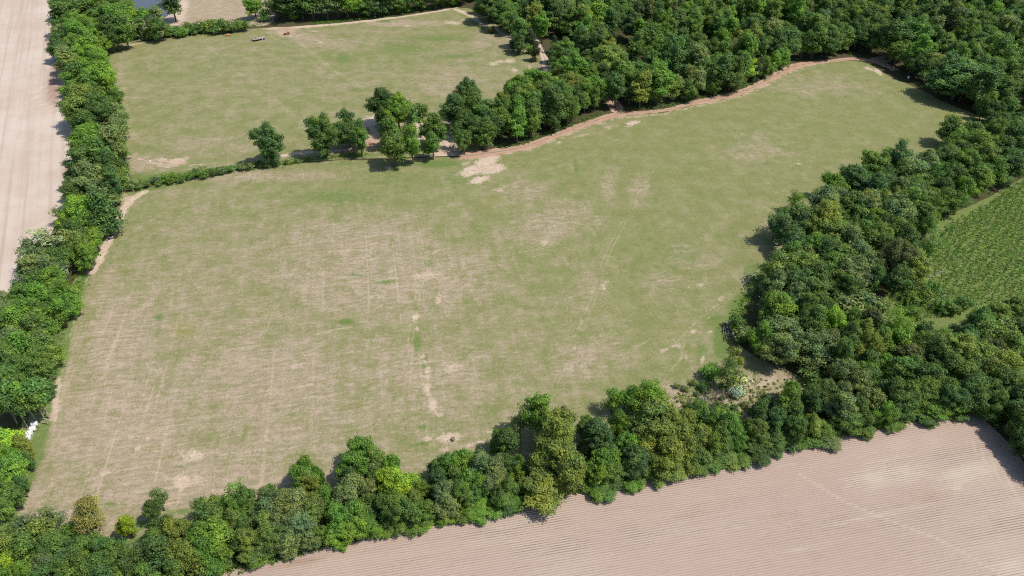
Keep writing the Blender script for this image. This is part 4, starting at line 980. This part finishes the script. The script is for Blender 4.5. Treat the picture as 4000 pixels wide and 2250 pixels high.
right_g = gpoly([(4100, 520), (3950, 600), (3850, 640), (3700, 700), (3560, 790), (3340, 860), (3180, 940), (3100, 1020), (3040, 1100), (3000, 1180), (3000, 1270), (3120, 1260), (3300, 1210), (3390, 1150), (3470, 1080), (3530, 1010), (3550, 940), (3590, 880), (3670, 815), (3840, 720), (4100, 620)])
fill(right_g, 5, 'right', 'ddgggbope', 'bbbw', (2.3, 3.4), 110)
right2_g = gpoly([(3200, 1290), (3440, 1310), (3640, 1380), (3860, 1340), (4150, 1300), (4250, 1700), (3950, 1690), (3780, 1610), (3500, 1600), (3300, 1560), (3200, 1480), (3150, 1380)])
fill(right2_g, 5, 'right', 'ddggdon', 'bbb', (2.6, 3.8), 90)
fill(gpoly([(2980, 1230), (3180, 1230), (3220, 1300), (3100, 1330), (2990, 1320)]), 3, 'right', 'dg', 'bs', (1.6, 2.6), 14, 0.45)
fill(gpoly([(3760, 415), (4150, 470), (4150, 600), (3980, 590), (3880, 540)]), 4, 'right', 'dg', 'b', (2.6, 3.8), 22, 0.45)
fill(right_g, 3, 'right', 'dg', 's', (1.2, 2.2), 70, 0.42)
fill(right2_g, 3, 'right', 'dg', 's', (1.2, 2.2), 40, 0.42)
strip_g = gpoly([(1900, 560), (2000, 560), (2120, 520), (2240, 470), (2340, 430), (2350, 390), (2250, 360), (2120, 390), (2010, 450), (1930, 500)])
fill(strip_g, 5, 'strip', 'dggb', 'bu', (2.4, 3.2), 30)
top_g = gpoly([(1040, 70), (1250, 74), (1400, 68), (1550, 52), (1700, 30), (1900, 0), (2000, -80), (1500, -90), (1080, -60)])
fill(top_g, 6, 'top', 'dgb', 'ub', (3.0, 4.2), 60)
lefttop_g = gpoly([(215, 10), (380, 10), (400, -60), (420, -120), (225, -120)])
fill(lefttop_g, 6, 'left', 'dgb', 'b', (3.0, 4.4), 20)

# ---- dead and bare trees
def dead(px, py, k, s, rz, label):
    x, y, _ = G(px, py)
    o = empty('dead_tree', (x, y, 0), rz); o.scale = (s, s, s)
    link(bpy.data.objects.new('branches', DEAD[k]), o)
    tag(o, label, 'tree')
dead(2752, 1612, 0, 0.95, 0.4, 'bare grey dead tree with fine twigs at the edge of the clearing')
dead(2775, 1625, 2, 0.8, -0.9, 'leaning grey dead tree arching over the dry clearing')
dead(90, 1128, 1, 0.95, 1.0, 'bare grey dead tree poking out over the pale bare field')
dead(404, 512, 1, 1.0, 2.0, 'bare grey twiggy tree inside the tree line by the upper pasture')
dead(3420, 1560, 1, 1.1, 0.3, 'bare grey dead tree inside the hedgerow near the stubble field')
dead(530, 2170, 1, 0.9, 0.0, 'small bare grey tree beside the small lime green tree')
dead(1665, 1992, 1, 0.9, 1.4, 'bare twiggy tree in a dark gap of the hedgerow')
dead(522, 715, 0, 0.75, 1.4, 'thin bare sapling standing at the end of the shrub row')
dead(3130, 1340, 1, 0.9, 0.2, 'bare grey brush left of the umbrella-shaped tree')
dead(2555, 1600, 0, 1.0, 2.2, 'bare topped dead tree beside the tall feathery tree')

dead(2790, 1560, 1, 0.8, 2.6, 'grey dead brush tree lying low in the middle of the clearing')
dead(2820, 1580, 2, 0.6, 1.9, 'small leaning grey dead tree next to the red soil')
dead(2690, 1590, 1, 0.7, 0.9, 'low bare twiggy bush beside the burnt stump')
dead(2940, 1600, 1, 0.7, 3.3, 'bare twiggy bush on the dry grass of the clearing')
dead(2960, 1350, 0, 0.8, 0.5, 'bare grey snag in the shade behind the log pile')
# ---- low growth nobody could count
M_WEED = M_LEAF
def weeds(name, pts, col, label, size=0.55, leaf=0.22, n=16):
    rng = np.random.default_rng(len(pts))
    pts = np.asarray(pts)
    Q, T = [], []
    for x, y in pts:
        r = size * rng.uniform(0.5, 1.5)
        p, nr = clump_leaves(rng, np.array((x, y, r * 0.25)), r, n, 0.7)
        p[:, 2] = np.maximum(p[:, 2], 0.04)
        Q.append(leaf_quads(rng, p, nr, leaf, 1.7)); T.append(np.clip(rng.normal(0.5, 0.3, n), 0, 1))
    o = link(bpy.data.objects.new(name, quads_mesh(name, np.concatenate(Q), M_WEED, np.concatenate(T))))
    o.color = PAL[col] + (1,) if len(PAL[col]) == 3 else PAL[col]
    tag(o, label, 'undergrowth', kind='stuff')
def along(px, width, per_m):
    pts = smooth([G(a, b)[:2] for a, b in px], 1.0)
    out = []
    for p in pts:
        for _ in range(int(per_m) + (R.random() < per_m % 1)):
            out.append((p[0] + R.gauss(0, width), p[1] + R.gauss(0, width)))
    return out
weeds('hedge_bottom_weeds', along([(900, 2225), (1100, 2175), (1300, 2120), (1500, 2072), (1700, 2030), (1900, 1990), (2080, 1958), (2250, 1915), (2400, 1888), (2550, 1850), (2700, 1810), (2900, 1770), (3050, 1735), (3200, 1705), (3400, 1668), (3560, 1640), (3700, 1615), (3800, 1608)], 0.45, 7), 'g',
      'tangled green weeds at the foot of the hedgerow by the stubble')
weeds('pasture_edge_weeds', along([(2620, 1690), (2450, 1715), (2200, 1780), (2000, 1850), (1800, 1890), (1600, 1935), (1300, 2025), (1000, 2105), (800, 2145), (560, 2160), (330, 2170), (60, 2120)], 1.3, 5), 'g',
      'rough green growth along pasture side of hedgerow')
weeds('tree_line_weeds', along([(420, 820), (360, 950), (290, 1120), (215, 1300), (150, 1480), (95, 1680), (30, 1900)], 1.2, 4), 'b', 'green weeds along the tree line beside the big pasture')
weeds('track_side_weeds', along([(1950, 575), (2050, 555), (2150, 515), (2250, 480), (2350, 445)], 1.0, 4) + along([(2470, 425), (2600, 415), (2700, 388), (2800, 368), (2900, 338), (2990, 296), (3080, 250)], 1.0, 4), 'g', 'rough green growth along the forest side of red track')
weeds('ditch_weeds', along([(480, 720), (560, 715), (700, 690), (850, 668), (1000, 650), (1150, 635), (1300, 615), (1420, 605)], 1.2, 5), 'g', 'green ditch growth between the two pastures')
weeds('clearing_brush', along([(2640, 1640), (2720, 1600), (2760, 1540), (2820, 1500), (2900, 1480)], 2.2, 6) + along([(2900, 1560), (2960, 1520), (3050, 1540), (3150, 1560), (3200, 1600)], 2.0, 8) + along([(2660, 1600), (2740, 1560), (2800, 1600), (2880, 1570)], 2.4, 9), 'o', 'rank olive weeds in the dry clearing', 0.45)
weeds('wood_edge_weeds', along([(3760, 640), (3560, 760), (3330, 840), (3150, 920), (3060, 1010), (2990, 1080), (2920, 1170), (2870, 1260), (2860, 1330)], 1.2, 5), 'b', 'green weeds along the pasture edge of the right wood')
weeds('pond_side_weeds', along([(420, 165), (500, 160), (600, 150), (700, 138), (850, 118), (1000, 100)], 1.2, 5), 'g', 'green weeds along the shrub row by the pond')
weeds('roadside_scrub', along([(1230, 92), (1350, 80), (1450, 68), (1560, 52), (1680, 32), (1800, 14)], 1.2, 7), 'b', 'green scrub beside the sandy track under tree row')
def scatter(poly, n):
    lo, hi = poly.min(0), poly.max(0); out = []
    while len(out) < n:
        x, y = R.uniform(lo[0], hi[0]), R.uniform(lo[1], hi[1])
        if in_poly([x], [y], poly)[0]: out.append((x, y))
    return out
weeds('grass_tufts', scatter(main_g, 1100), 'l', 'scattered coarse grass tufts across the big pasture', 0.16, 0.13, 7)
weeds('forest_undergrowth', scatter(forest_g, 2600), 'g', 'leafy undergrowth filling the gaps of the forest', 1.5, 0.42, 22)
weeds('wood_undergrowth', scatter(right_g, 700) + scatter(right2_g, 600), 'g', 'leafy undergrowth filling the gaps of the wood', 1.1, 0.34, 20)
weeds('row_undergrowth', scatter(top_g, 500), 'g', 'leafy undergrowth under the tree row behind the sandy track', 1.2, 0.36, 20)

# young trees of the plantation: dense drilled rows of whips
def plantation():
    rng = np.random.default_rng(77)
    inner = gpoly([(4300, 590), (4010, 706), (3960, 735), (3870, 795), (3770, 850), (3690, 900), (3640, 950), (3620, 1010), (3590, 1060), (3520, 1120), (3460, 1175), (3450, 1225), (3540, 1240), (3640, 1250), (3760, 1225), (3860, 1190), (4000, 1170), (4300, 1170)])
    d = ang((3960, 760), (3760, 1150)); ca, sa = math.cos(d), math.sin(d)
    c0 = inner.mean(0)
    Q, T = [], []
    for r in np.arange(-90, 90, 1.8):
        for s in np.arange(-110, 110, 0.85):
            x = c0[0] + s * ca - r * sa + rng.normal(0, 0.2); y = c0[1] + s * sa + r * ca + rng.normal(0, 0.2)
            if not in_poly([x], [y], inner)[0] or rng.random() < 0.08: continue
            h = rng.uniform(1.6, 3.2); n = 17
            z = rng.uniform(0.2, 1, n) * h
            a = rng.uniform(0, 6.283, n); rad = (0.15 + 0.45 * (1 - z / h)) * rng.uniform(0.4, 1.2, n)
            p = np.stack([x + np.cos(a) * rad, y + np.sin(a) * rad, z], 1)
            up = unit(np.stack([np.cos(a) * 0.5, np.sin(a) * 0.5, np.full(n, 1.0)], 1) + rng.normal(0, 0.25, (n, 3)))
            side = unit(np.cross(up, rng.normal(size=(n, 3))))
            L = rng.uniform(0.3, 0.6, n)[:, None]; Wd = rng.uniform(0.08, 0.16, n)[:, None]
            Q.append(np.stack([p - up * L * 0.5, p - side * Wd, p + up * L, p + side * Wd], 1)); T.append(np.clip(rng.normal(0.45, 0.25) + rng.normal(0, 0.2, n), 0, 1))
    o = link(bpy.data.objects.new('sapling_rows', quads_mesh('sapling_rows', np.concatenate(Q), M_LEAF, np.concatenate(T))))
    o.color = (0.165, 0.265, 0.085, 1)
    tag(o, 'dense green drilled rows of young saplings beside the dark wood', 'saplings', kind='stuff')
plantation()

# ================================================================== THINGS
M_WRAP = plain_material('white_bale_wrap', (0.60, 0.60, 0.57, 1), 0.35, 0.06, 3.0, 0.5)
M_HAY = plain_material('weathered_hay', srgb(176, 158, 120, KA), 0.95, 0.3, 6.0, 0.1)
M_BOARD = plain_material('grey_boards', srgb(186, 176, 170, KA), 0.85, 0.25, 4.0, 0.2)
M_RUST = plain_material('rusty_steel', srgb(158, 108, 84, KA), 0.75, 0.4, 5.0, 0.3)
M_ORANGE = plain_material('faded_orange_paint', srgb(214, 156, 98, KA), 0.6, 0.25, 5.0, 0.3)
M_DARK = plain_material('dark_steel', srgb(70, 62, 60, KA), 0.7, 0.4, 5.0, 0.3)
M_TYRE = plain_material('tyre_rubber', (0.02, 0.02, 0.02, 1), 0.85, 0.3, 8.0, 0.2)
M_ROCK = plain_material('pale_rock', srgb(196, 182, 168, KA), 0.9, 0.3, 2.0, 0.2)
M_STONE = plain_material('white_stone', srgb(232, 222, 208, KA), 0.9, 0.15, 3.0, 0.2)
M_WHITE = plain_material('white_paint', (0.75, 0.75, 0.73, 1), 0.5, 0.08, 3.0, 0.4)
M_MOSS = plain_material('mossy_earth', srgb(152, 138, 112, KA), 0.95, 0.4, 4.0, 0.1)
M_STRAP = plain_material('blue_grey_plastic', srgb(120, 130, 140, KA), 0.6, 0.2, 4.0, 0.3)

def bale(px, py, label, rz):
    x, y, _ = G(px, py, 0.6)
    root = empty('wrapped_bale', (x, y, 0), rz)
    rr = random.Random(px)
    m = MB()
    r, L = 0.58, 0.60
    m.lathe([(r * 0.35, -L * 1.04), (r * 0.78, -L * 1.02), (r * 0.94, -L * 0.94), (r * 1.0, -L * 0.8), (r * 1.02, -L * 0.3), (r * 1.01, L * 0.3), (r * 1.0, L * 0.8), (r * 0.94, L * 0.94), (r * 0.78, L * 1.02), (r * 0.35, L * 1.04)],
            20, 'x', (0, 0, 0.56), 0.012, rr)
    m.v = [(a, b, max(c, 0.02)) for a, b, c in m.v]
    m.build('wrap', M_WRAP, root, True)
    tag(root, label, 'bale', 'white wrapped bales in a row')
bale(134, 1655, 'white wrapped round bale at the end of the row by the pale bare trunks', 0.35)
bale(127, 1674, 'white wrapped round bale, second in the row from the pale bare trunks', 0.3)
bale(113, 1691, 'white wrapped round bale in the middle of the row of five', 0.12)
bale(106, 1709, 'white wrapped round bale, fourth in the row from the pale bare trunks', 0.15)
bale(93, 1725, 'white wrapped round bale half hidden under the lime green tree', 0.2)

def wheel(root, c, r, w, axis='y', hub=True):
    m = MB(); m.lathe([(r * 0.6, -w / 2), (r * 0.95, -w / 2), (r, -w * 0.3), (r, w * 0.3), (r * 0.95, w / 2), (r * 0.6, w / 2)], 16, axis, c)
    o = m.build('wheel', M_TYRE, root, False)
    if hub:
        h = MB(); h.lathe([(r * 0.55, -w * 0.54), (r * 0.55, w * 0.54)], 10, axis, c); h.build('rim', M_RUST, o)
# flatbed trailer
x, y, _ = G(1013, 156)
tr = empty('flatbed_trailer', (x, y, 0), ang((990, 160), (1036, 150)))
for k in range(11):
    MB().box((0, -1.1 + k * 0.22, 0.86), (6.0, 0.205, 0.06)).build('plank', M_BOARD, tr)
MB().box((0, -1.2, 0.74), (6.05, 0.06, 0.16)).box((0, 1.2, 0.74), (6.05, 0.06, 0.16)).box((-3.0, 0, 0.74), (0.06, 2.4, 0.16)).box((3.0, 0, 0.74), (0.06, 2.4, 0.16)).box((0, -0.5, 0.7), (5.9, 0.1, 0.2)).box((0, 0.5, 0.7), (5.9, 0.1, 0.2)).build('frame', M_DARK, tr)
for sx in (-0.2, 0.75):
    for sy in (-0.95, 0.95):
        wheel(tr, (sx, sy, 0.38), 0.37, 0.24)
MB().tube([(-3.0, -0.5, 0.68), (-4.2, 0, 0.5)], 0.05).tube([(-3.0, 0.5, 0.68), (-4.2, 0, 0.5)], 0.05).tube([(-4.2, 0, 0.02), (-4.2, 0, 0.7)], 0.05).build('drawbar', M_DARK, tr)
MB().box((1.2, -1.28, 0.62), (0.28, 0.06, 0.5)).build('marker_board', M_WHITE, tr)
tag(tr, 'long grey plank flatbed trailer parked on the upper pasture', 'trailer')
c = tr.matrix_basis
def on_trailer(px, py, z): return c @ Vector((px, py, z))
p = on_trailer(-1.6, 0.1, 0.89)
im = empty('rusty_tool_frame', p, tr.rotation_euler[2] + 0.5)
MB().tube([(-0.5, -0.4, 0.04), (0.4, -0.4, 0.04), (0.5, 0.4, 0.04), (-0.5, 0.4, 0.04), (-0.5, -0.4, 0.04)], 0.04).tube([(-0.4, 0, 0.05), (0, 0, 0.6), (0.45, 0.1, 0.05)], 0.045).build('frame', M_RUST, im)
MB().box((0.1, 0, 0.14), (0.7, 0.4, 0.2), 0.3).build('orange_box', M_ORANGE, im)
tag(im, 'small rusty and orange tool frame lying on the flatbed trailer', 'implement')

# orange tiller standing on the grass
x, y, _ = G(893, 141)
ti = empty('orange_tiller', (x, y, 0), 0.15)
MB().lathe([(0.05, -1.1), (0.34, -1.08), (0.42, -0.9), (0.42, 0.9), (0.34, 1.08), (0.05, 1.1)], 14, 'x', (0, 0, 0.55)).build('hood', M_ORANGE, ti)
MB().box((0, -0.55, 0.34), (2.3, 0.08, 0.4)).box((0, 0.2, 0.98), (1.5, 0.5, 0.12)).build('deflector', M_ORANGE, ti)
MB().tube([(-0.5, 0.3, 0.8), (0, 0.5, 1.35), (0.5, 0.3, 0.8)], 0.06).tube([(-0.6, 0.4, 0.6), (-0.6, 1.1, 0.5)], 0.05).tube([(0.6, 0.4, 0.6), (0.6, 1.1, 0.5)], 0.05).build('hitch', M_RUST, ti)
MB().box((-1.25, -0.1, 0.45), (0.1, 0.7, 0.75)).build('side_plate', M_ORANGE, ti); MB().box((1.25, -0.1, 0.45), (0.1, 0.7, 0.75)).build('side_plate', M_ORANGE, ti)
tag(ti, 'orange rotary tiller standing on the grass by the shrub row', 'implement')
# grey disc harrow behind it
x, y, _ = G(897, 127)
dh = empty('disc_harrow', (x, y, 0), 0.1)
MB().tube([(-1.2, -0.5, 0.7), (1.2, -0.5, 0.7), (1.2, 0.6, 0.7), (-1.2, 0.6, 0.7), (-1.2, -0.5, 0.7)], 0.06).tube([(0, -0.5, 0.7), (0, 0.2, 1.2), (0, 1.1, 0.7)], 0.06).build('frame', M_DARK, dh)
for row in (-0.5, 0.6):
    for k in range(7):
        d_ = MB(); d_.lathe([(0.06, -0.05), (0.3, -0.01), (0.3, 0.01), (0.06, 0.03)], 12, 'x', (-1.05 + k * 0.35, row, 0.3)); d_.build('disc', M_DARK, dh)
    MB().tube([(-1.2, row, 0.3), (1.2, row, 0.3)], 0.04).tube([(-0.8, row, 0.3), (-0.8, row, 0.7)], 0.04).tube([(0.8, row, 0.3), (0.8, row, 0.7)], 0.04).build('axle', M_DARK, dh)
tag(dh, 'dark grey disc harrow behind the orange tiller', 'implement')
# rusty box scraper by the gate
x, y, _ = G(1122, 135)
bs = empty('box_scraper', (x, y, 0), ang((1110, 137), (1132, 132)))
MB().box((0, -0.7, 0.45), (2.4, 0.06, 0.7)).box((0, 0.7, 0.4), (2.4, 0.06, 0.6)).build('blade', M_RUST, bs)
MB().box((-1.2, 0, 0.45), (0.06, 1.4, 0.8)).build('side_plate', M_RUST, bs); MB().box((1.2, 0, 0.45), (0.06, 1.4, 0.8)).build('side_plate', M_RUST, bs)
MB().box((0, 0, 0.84), (2.4, 0.14, 0.12)).box((0, 0.35, 0.5), (2.3, 0.5, 0.04)).tube([(-0.5, 0, 0.9), (0, 0.2, 1.35), (0.5, 0, 0.9)], 0.05).build('crossbar', M_RUST, bs)
wheel(bs, (-1.75, -0.1, 0.3), 0.3, 0.2, 'x'); MB().tube([(-1.2, 0, 0.5), (-1.75, -0.1, 0.3)], 0.05).build('wheel_arm', M_RUST, bs)
tag(bs, 'rusty box scraper with a small wheel on the bare soil by the sandy track', 'implement')

# heap of boards and pale timber
rb = random.Random(4)
gx, gy, _ = G(1652, 612)
for k in range(11):
    o = MB().box((0, 0, 0), (rb.uniform(2.2, 4.6), 0.22, 0.07)).build('board', M_BOARD)
    o.location = (gx + rb.uniform(-2.4, 2.4), gy + rb.uniform(-0.9, 0.9), 0.10 + 0.075 * k)
    o.rotation_euler = (rb.uniform(-0.05, 0.05), rb.uniform(-0.05, 0.05), rb.choice((0.15, 0.3, -0.55, 0.05, -0.35)) + rb.uniform(-0.1, 0.1))
    tag(o, 'weathered grey board in the loose heap under the green trees', 'board', 'boards heaped under the trees')
gx, gy, _ = G(1637, 625)
for k in range(5):
    o = MB().box((0, 0, 0), (3.3, 0.16, 0.12)).build('timber', M_HAY)
    o.location = (gx + rb.uniform(-0.15, 0.15), gy - 0.7 + k * 0.34, 0.09); o.rotation_euler = (0, 0, 0.12 + rb.uniform(-0.06, 0.06))
    tag(o, 'tan timber lying side by side in front of the board heap', 'timber', 'timbers in front of the board heap')
x, y, _ = G(1464, 493)
MBp = MB().tube([(0, 0, -0.3), (0, 0, 1.9)], 0.11, 10).tube([(0, 0, 1.6), (-0.9, 0, 1.35)], 0.05, 6)
o = MBp.build('gate_post', M_WHITE); o.location = (x, y, 0); tag(o, 'white gate post with a short arm beside dark shaded tree', 'post')

# rocks, stumps, logs
def rock(name, px, py, s, mat, label, group=None, seed=0, cat='rock', flat=0.75):
    import bmesh
    rng = random.Random(seed)
    bm = bmesh.new()
    bmesh.ops.create_icosphere(bm, subdivisions=3, radius=1.0)
    off = [(Vector((rng.gauss(0, 1), rng.gauss(0, 1), rng.gauss(0, 1))).normalized(), rng.uniform(0.72, 0.95)) for _ in range(9)]
    for v in bm.verts:
        for nrm, d in off:
            k = v.co.dot(nrm)
            if k > d: v.co -= nrm * (k - d) * 0.85
        v.co *= rng.uniform(0.97, 1.03)
    me = bpy.data.meshes.new(name); bm.to_mesh(me); bm.free()
    me.materials.append(mat)
    o = link(bpy.data.objects.new(name, me))
    x, y, _ = G(px, py)
    o.scale = (s * rng.uniform(0.85, 1.15), s, s * flat); o.location = (x, y, s * flat * 0.55); o.rotation_euler = (0, 0, rng.uniform(0, 6))
    tag(o, label, cat, group)
    return o
rock('hay_bale', 1464, 68, 0.75, M_HAY, 'old tan round bale at the sandy track, in front of the rocks', seed=3, cat='bale', flat=0.85)
rock('boulder', 1481, 59, 0.8, M_ROCK, 'pale round boulder under the tree row at the sandy track', seed=4)
bl = rock('boulder', 1466, 57, 0.9, M_ROCK, 'large pale boulder in shade with a white block on top', seed=5)
wb = rock('white_block', 1466, 57, 0.38, M_STONE, 'small white block on the shaded boulder', seed=6)
wb.location.z = bl.location.z + 0.9 * 0.75 * 0.85 + 0.15
rock('boulder', 1458, 58, 0.6, M_ROCK, 'small grey boulder in the rock pile under tree row', seed=7)
for k, (a, b, s) in enumerate(((1508, 55, 0.55), (1516, 52, 0.7), (1521, 55, 0.5), (1528, 48, 0.6), (1535, 47, 0.5), (1552, 50, 0.5))):
    rock('rubble_block', a, b, s, M_ROCK, 'grey rubble block dumped beside the sandy track under the trees', 'rubble blocks beside the sandy track', 20 + k)
rock('stump_mound', 1770, 1718, 0.58, M_MOSS, 'mossy earth-covered stump on the bare patch of pasture', seed=9, cat='stump', flat=0.8)
rock('black_stump', 2660, 1622, 0.85, plain_material('charred_wood', (0.012, 0.011, 0.011, 1), 0.9, 0.5, 4, 0.1), 'black burnt stump at the clearing corner', seed=10, cat='stump', flat=0.9)
for k, (a, b, s) in enumerate(((2808, 1622, 0.4), (2828, 1612, 0.35), (2834, 1622, 0.4), (2826, 1630, 0.25), (2868, 1540, 0.45))):
    rock('white_stone', a, b, s, M_STONE, 'white stone lying on the red soil of the clearing', 'white stones in the clearing', 30 + k)
rock('feed_tub', 587, 630, 0.28, M_WHITE, 'small white tub lying near the tree line at pasture corner', seed=11, cat='tub')
x, y, _ = G(3549, 306)
wc = empty('white_container', (x, y, 0), 0.5)
MB().box((0, 0, 0.5), (0.9, 0.75, 0.9)).build('tank', M_WHITE, wc); MB().tube([(0, 0, 0.95), (0, 0, 1.02)], 0.1, 10).build('lid', M_STRAP, wc)
MB().box((0, 0, 0.03), (1.0, 0.85, 0.06)).build('pallet', M_BOARD, wc)
tag(wc, 'white plastic container in deep shade at the pasture corner', 'container')

def log(pts, rad, mat, label, name='log', group=None, cat='log'):
    m = MB(); P3 = [Vector(G(a, b)[:2] + (z,)) for a, b, z in pts]
    o = P3[0].copy(); m.tube([p - o for p in P3], rad, 8)
    ob = m.build(name, mat, None, True); ob.location = o
    tag(ob, label, cat, group)
log([(2854, 1268, 0.45), (2856, 1288, 0.42), (2861, 1305, 0.4), (2866, 1328, 0.35)], [0.42, 0.45, 0.38, 0.28], M_DEAD, 'thick pale log lying in the pile at the wood edge')
for k, q in enumerate((((2826, 1270, 0.25), (2833, 1300, 0.3), (2837, 1322, 0.2)), ((2841, 1278, 0.4), (2844, 1300, 0.35), (2843, 1318, 0.2)), ((2831, 1294, 0.5), (2841, 1280, 0.55)),
                       ((2844, 1296, 0.5), (2852, 1312, 0.45), (2860, 1318, 0.4)), ((2836, 1262, 0.3), (2836, 1284, 0.4)), ((2848, 1270, 0.3), (2846, 1292, 0.4)), ((2824, 1280, 0.2), (2828, 1330, 0.2)))):
    log(q, [0.13] * (len(q) - 1) + [0.08], M_DEAD, 'thin dead pole in the pile beside the thick pale log', 'pole', 'thin poles in the log pile', 'pole')
log([(262, 1066, 0.2), (280, 1062, 0.6), (292, 1064, 0.5), (312, 1058, 0.3)], [0.06, 0.12, 0.14, 0.1], M_PALEBARK, 'fallen pale branch at the foot of the left tree line', 'fallen_branch', None, 'branch')
log([(282, 1062, 0.6), (278, 1074, 0.3)], [0.1, 0.06], M_PALEBARK, 'short pale limb lying under the fallen branch', 'fallen_branch', None, 'branch')
# brush of the log pile
rngb = np.random.default_rng(8)
m = MB()
for _ in range(160):
    x, y, _ = G(rngb.uniform(2822, 2866), rngb.uniform(1262, 1338))
    a = rngb.uniform(0, 6.28); L = rngb.uniform(0.4, 1.2)
    m.tube([(x, y, 0.05), (x + math.cos(a) * L, y + math.sin(a) * L, rngb.uniform(0.1, 0.45))], [0.03, 0.012], 4)
o = m.build('brush_heap', plain_material('brown_brush', srgb(128, 100, 92, KA), 0.9, 0.35, 2, 0.1)); tag(o, 'brown twiggy brush heaped around the thick pale log', 'brush', kind='stuff')

# ------------------------------------------------------------------ labels of the planted trees: look, stand, nearest landmark
SHORT = {'left': 'in the tree line', 'bottom': 'in the hedgerow', 'right': 'in the wood', 'forest': 'in the forest', 'mid': 'between the pastures', 'pond': 'by the shrub row',
         'top': 'in the tree row', 'strip': 'in the copse', 'clearing': 'at the clearing', 'glade': 'in the glade'}
KWORD = {'L': 'spreading oak', 'b': 'round tree', 'u': 'upright tree', 'w': 'airy tree', 'c': 'conical cedar', 's': 'low shrub', 't': 'bare-stemmed tree', 'f': 'feathery tree'}
MARKS = {'left': [((320, 470), 'the big yellowish olive tree'), ((362, 780), 'the big pale tree'), ((180, 1030), 'the whitish blooming tree'), ((110, 1690), 'the white bales'), ((400, 520), 'the bare twiggy tree'),
                  ((300, 150), 'the pond'), ((290, 1062), 'the fallen pale branch'), ((250, 1300), 'the bend of the pasture'), ((60, 1950), 'the pasture corner')],
         'bottom': [((380, 2080), 'the golden tree'), ((620, 2030), 'the lone airy tree'), ((1560, 1950), 'the brilliant lime tree'), ((2160, 1860), 'the big olive oaks'), ((2100, 1700), 'the egg-shaped tree'), ((2540, 1660), 'the tall feathery tree'),
                    ((2750, 1640), 'the leaning dead tree'), ((1770, 1760), 'the mossy stump'), ((3420, 1580), 'the bare grey dead tree'), ((3750, 1640), 'the shaded corner of stubble'), ((1665, 1992), 'the bare twiggy gap tree'), ((1050, 2050), 'the bend of the stubble'), ((3050, 1720), 'the red stony patch')],
         'right': [((3110, 830), 'the bright edge sapling'), ((3260, 1300), 'the yellow-green feathery tree'), ((3176, 1420), 'the umbrella-shaped tree'), ((3540, 1370), 'the wide feathery tree'), ((3700, 950), 'the sapling rows'), ((2860, 1300), 'the log pile'),
                   ((3650, 575), 'the pasture corner'), ((3900, 1400), 'the stubble corner'), ((3400, 800), 'the long pasture edge'), ((3060, 1020), 'the grassy edge')],
         'forest': [((2362, 310), 'the broad olive oak'), ((3752, 400), 'the huge dark oak'), ((3549, 306), 'the white container'), ((2420, 440), 'the track fork'), ((2850, 370), 'the middle of the red track'), ((3250, 230), 'the bend of the red track'), ((2550, 80), 'the brown pines'),
                    ((3600, 215), 'the red forest trail'), ((2900, 100), 'the forest heart'), ((3500, 60), 'the far forest ridge'), ((2150, 60), 'the glade')],
         'mid': [((1047, 620), 'the lone round tree'), ((1652, 612), 'the board heap'), ((1464, 493), 'the white gate post'), ((1788, 580), 'the sandy gap'), ((600, 720), 'the sandy patch'), ((1280, 600), 'the dark-trunked tree')],
         'pond': [((893, 141), 'the orange tiller'), ((600, 80), 'the pond water'), ((1013, 156), 'the flatbed trailer'), ((480, 170), 'the pasture corner')],
         'top': [((1122, 135), 'the box scraper'), ((1475, 60), 'the boulders'), ((1530, 50), 'the rubble blocks'), ((1800, 20), 'the bend of the sandy track'), ((1300, 80), 'the straight sandy track')],
         'strip': [((2420, 440), 'the track fork'), ((1850, 600), 'the start of the red track'), ((2140, 270), 'the sandy trail'), ((2100, 500), 'the middle of the red curve')],
         'clearing': [((2860, 1300), 'the log pile'), ((2830, 1620), 'the red soil'), ((2752, 1612), 'the bare dead tree'), ((2895, 1510), 'the white blossom'), ((2660, 1622), 'the burnt stump')],
         'glade': [((2140, 270), 'the sandy trail'), ((1900, 90), 'the sandy track'), ((2362, 310), 'the broad olive oak')]}
for root, size, word, kind, zone, x, y in AUTO:
    best = min(MARKS[zone], key=lambda q: (G(*q[0])[0] - x) ** 2 + (G(*q[0])[1] - y) ** 2)
    root['label'] = f'{size}{word} {KWORD[kind]} {SHORT[zone]} near {best[1]}'
    root['group'] = f'{word} {KWORD[kind]}s {SHORT[zone]} near {best[1]}'
